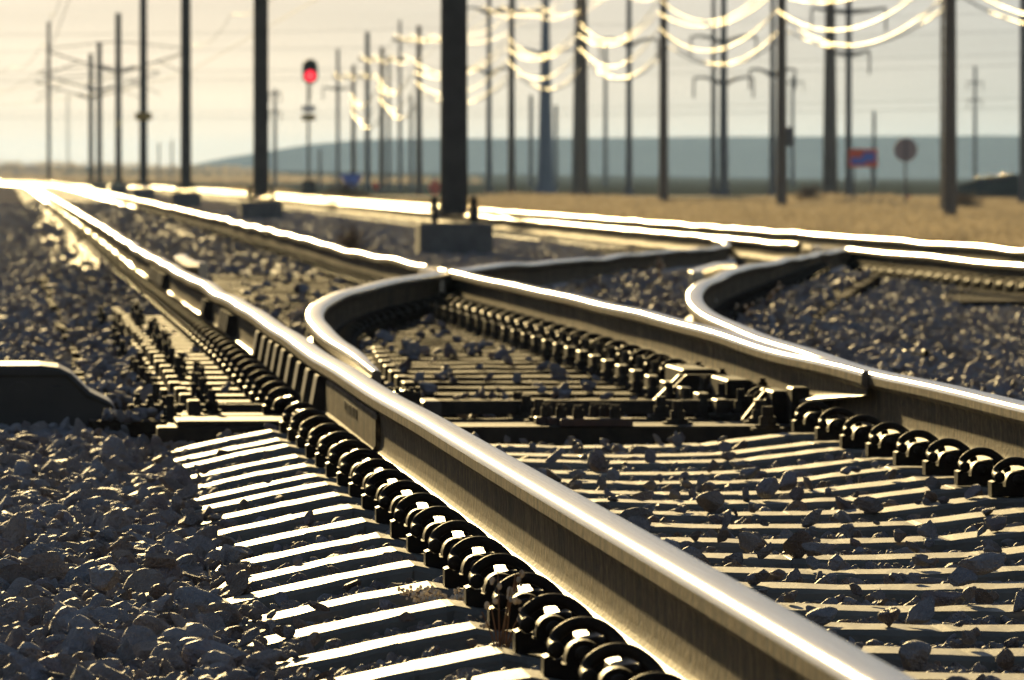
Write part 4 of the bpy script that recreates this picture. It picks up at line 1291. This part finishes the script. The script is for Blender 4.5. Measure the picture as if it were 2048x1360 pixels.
mono(1585, 372, 8, 5, "faint distant pole behind the transformer pole", 'grey_steel', top_py=150, arms=((165, 22, False),))
mono(1950, 371, 8, 5, "faint distant mast standing above the hill behind the nearest utility pole", 'grey_steel', top_py=130, arms=((165, 16, False), (200, 14, False)))
mono(1748, 371, 8, 5, "faint short mast poking above the hill over the orange sign", 'grey_steel', top_py=222)
mono(550, 374, 8, 5, "faint distant pole right beside the second thickest dark pole", 'grey_steel', top_py=178, arms=((188, 12, False), (225, 12, False)))
mono(640, 374, 6, 4, "faint distant pole just past the red signal", 'grey_steel', top_py=300)
mono(318, 366, 4, 3, "tiny faint pole beside the wide-signed pole", 'grey_steel', top_py=285)
mono(344, 366, 4, 3, "tiny faint pole before the third dark pole", 'grey_steel', top_py=280)
mono(2046, 415, 16, 14, "dark steel pole cut by the picture's edge beside the covered stockpile", 'grey_steel')
def mast(px, by, wpx, top, label, m='grey_steel'):
    p = G(px, by); k = p.y / F; h = (by - top) * k; w = wpx * k / 2
    t = thing("lattice_mast", label, "mast", (p.x, p.y, p.z), 0, "slim lattice masts")
    for sx, sy in ((-1, -1), (1, -1), (0, 1)):
        b = MB(); b.tube([(sx * w, sy * w, 0), (sx * w * .9, sy * w * .9, h)], max(.02, w * .16), 6); b.build("leg", M[m], t)
    b = MB(); n = int(h / (w * 3)) + 1
    for i in range(n):
        z0, z1 = h * i / n, h * (i + 1) / n
        s = 1 if i % 2 else -1
        b.tube([(-s * w, -w, z0), (s * w, -w, z1)], max(.012, w * .1), 4); b.tube([(-w * s, -w, z0), (0, w, z1)], max(.012, w * .1), 4)
    b.build("lacing", M[m], t)
mast(1885, 431, 9, -60, "slim lattice mast right beside the nearest wooden utility pole")
mast(136, 362, 6, 190, "faint far lattice tower near the sun glare")

# ------------------------------------------------------------------ signs
def flat_sign(nm, label, px, by, top, bot, wpx, build, posts, cat="sign"):
    p = G(px, by); k = p.y / F
    t = thing(nm, label, cat, (p.x, p.y, p.z))
    z0, z1, w = (by - bot) * k, (by - top) * k, wpx * k
    for xo in posts:
        b = MB(); b.cyl(xo * k, .03, -.2, z1 - .05, .035, n=8); b.build("post", M['grey_steel'], t)
    build(t, w, z0, z1, k)
    return t
def board(t, w, z0, z1, k):
    b = MB(); b.box(-w / 2, w / 2, -.04, -.01, z0, z1, .004); b.build("board", M['sign_red'], t)
    b = MB(); zc = (z0 + z1) / 2; h = (z1 - z0)
    b.prism([(-w * .42, zc - h * .34), (w * .05, zc - h * .34), (w * .12, zc - h * .2), (w * .40, zc - h * .2), (w * .42, zc + h * .30), (w * .02, zc + h * .30), (-w * .06, zc + h * .02), (-w * .42, zc + h * .02)], 'y', -.047, -.041)
    b.build("blue_panel", M['sign_blue'], t)
flat_sign("roadside_board", "red-orange board with a blue stepped panel on two posts", 1726, 409, 297, 334, 58, board, (-18, 18))
def disc(m):
    def f(t, w, z0, z1, k):
        b = MB(); n = 26; zc = (z0 + z1) / 2
        b.prism([(w / 2 * math.cos(2 * math.pi * i / n), zc + w / 2 * math.sin(2 * math.pi * i / n)) for i in range(n)], 'y', -.03, -.01); b.build("sign_face", M[m], t)
        b = MB(); b.box(-.03, .03, -.045, -.031, z0, z1); b.build("backing_rib", M['grey_steel'], t)
    return f
flat_sign("round_sign", "round dull pinkish sign on a single post, off the orange sign", 1811, 416, 276, 322, 48, disc('sign_back'), (0,))
def tri(t, w, z0, z1, k):
    b = MB(); b.prism([(-w / 2, z1), (w / 2, z1), (w * .38, z1 - (z1 - z0) * .45), (w * .1, z0), (-w * .15, z0), (-w * .3, z1 - (z1 - z0) * .5)], 'y', -.03, -.01); b.build("sign_face", M['sign_blue'], t)
flat_sign("blue_sign", "small blurred blue sign low over the straw by the smallest utility pole", 702, 394, 348, 378, 46, tri, (0,))
def diamond(t, w, z0, z1, k):
    zc = (z0 + z1) / 2; b = MB(); b.prism([(-w / 2, zc), (0, z0), (w / 2, zc), (0, z1)], 'y', -.03, -.01); b.build("sign_face", M['sign_red'], t)
flat_sign("warning_sign", "blurred pinkish warning diamond close to the large dark pole", 870, 396, 357, 392, 30, diamond, (0,))
flat_sign("warning_sign", "smaller blurred pinkish warning diamond beside the small utility pole", 752, 392, 362, 382, 16, diamond, (0,))
flat_sign("marker_post", "short reddish marker post beside the round sign", 1817, 412, 391, 404, 10, lambda t, w, z0, z1, k: (lambda b: (b.box(-w / 2, w / 2, -.04, -.01, z0, z1, .003), b.build("marker_face", M['sign_red'], t)))(MB()), (0,))

# ------------------------------------------------------------------ dark covered stockpile far to one side
def stockpile():
    Yp = 300.0
    p = PY(1915, 400, Yp); zb = float(ground(p.x, p.y)); k = Yp / F
    t = thing("covered_stockpile", "low dark covered stockpile with small glints along its top, by the edge pole", "stockpile", (p.x, p.y, zb))
    r = random.Random(3); b = MB(); nx, ny = 40, 14
    def top(u): return CAMZ - zb + (353 - float(np.interp(u / k + 1915, [1900, 1912, 1925, 1965, 2016, 2060, 2200, 2330, 2345], [408, 378, 368, 358, 351, 347, 350, 380, 408]))) * k
    vs = []
    for j in range(ny + 1):
        w = j / ny; q = math.sin(math.pi * min(1, max(0, w))) ** .35 if 0 < w < 1 else 0
        for i in range(nx + 1):
            u = (-15 + 445 * i / nx) * k
            vs.append((u, -1.2 + 4.5 * w, max(-.05, top(u) * q * (1 + r.uniform(-.03, .03)))))
    b.add(vs, [(j * (nx + 1) + i, j * (nx + 1) + i + 1, (j + 1) * (nx + 1) + i + 1, (j + 1) * (nx + 1) + i) for j in range(ny) for i in range(nx)], True)
    b.build("cover", mat("dark_tarpaulin", (.035, .038, .034), .9, 0, (.06, .06, .05), 1.2, spec=0.0), t)
    cap = mat("glint_ball_metal", (.75, .68, .55), .12, 1.0)  # polished balls added along the top, sized so their sun glints show
    for px, r_ in ((1966, .21), (1984, .15), (1992, .11), (2016, .16), (2032, .12), (1921, .10)):
        b = MB(); b.ball(((px - 1915) * k, .9, top((px - 1915) * k) + .02), r_, 18, 12, 1, 1, .6); b.build("glint_ball", cap, t)
stockpile()

# ------------------------------------------------------------------ bare trees near the glare
def tree(px, by, hpx, wpx, label, seed):
    r = random.Random(seed); p = G(px, by); k = p.y / F
    H, Wd = hpx * k, wpx * k
    t = thing("bare_tree", label, "tree", (p.x, p.y, p.z), 0, "hazy trees on the far bank")
    tr, cr = MB(), MB()
    tr.tube([(0, 0, -1), (0, 0, H * .35), (r.uniform(-.1, .1) * H, 0, H * .7)], [H * .03, H * .022, H * .01], 7)
    for i in range(26):
        z0 = H * r.uniform(.2, .6); a = r.uniform(0, 6.28)
        q = Vector((math.cos(a) * Wd / 2 * r.uniform(.4, 1), math.sin(a) * Wd / 2 * r.uniform(.4, 1), z0 + H * r.uniform(.1, .42)))
        tr.tube([(0, 0, z0), Vector((0, 0, z0)).lerp(q, .5) + Vector((0, 0, H * .03)), q], [H * .012, H * .008, H * .003], 5)
        for j in range(45):
            c = Vector((0, 0, z0)).lerp(q, r.uniform(.4, 1.1)) + Vector((r.gauss(0, 1), r.gauss(0, 1), r.gauss(0, 1))) * Wd * .06
            s = H * .030; d1 = Vector((r.gauss(0, 1), r.gauss(0, 1), r.gauss(0, 1))).normalized() * s; d2 = Vector((r.gauss(0, 1), r.gauss(0, 1), r.gauss(0, 1))).normalized() * s * .5
            cr.add([c, c + d1, c + d2], [(0, 1, 2)])
    tr.build("trunk", M['scrub'], t); cr.build("crown", M['scrub'], t)
tree(218, 352, 78, 70, "hazy tree with thin spreading crown behind the small yellow plate", 1)
tree(72, 350, 62, 44, "hazy narrow tree beside the lone slim pole", 2)
tree(250, 352, 55, 60, "low hazy tree just behind the wide-signed pole", 3)
tree(12, 350, 28, 46, "low dark bush-like tree at the glare beside the picture's edge", 4)
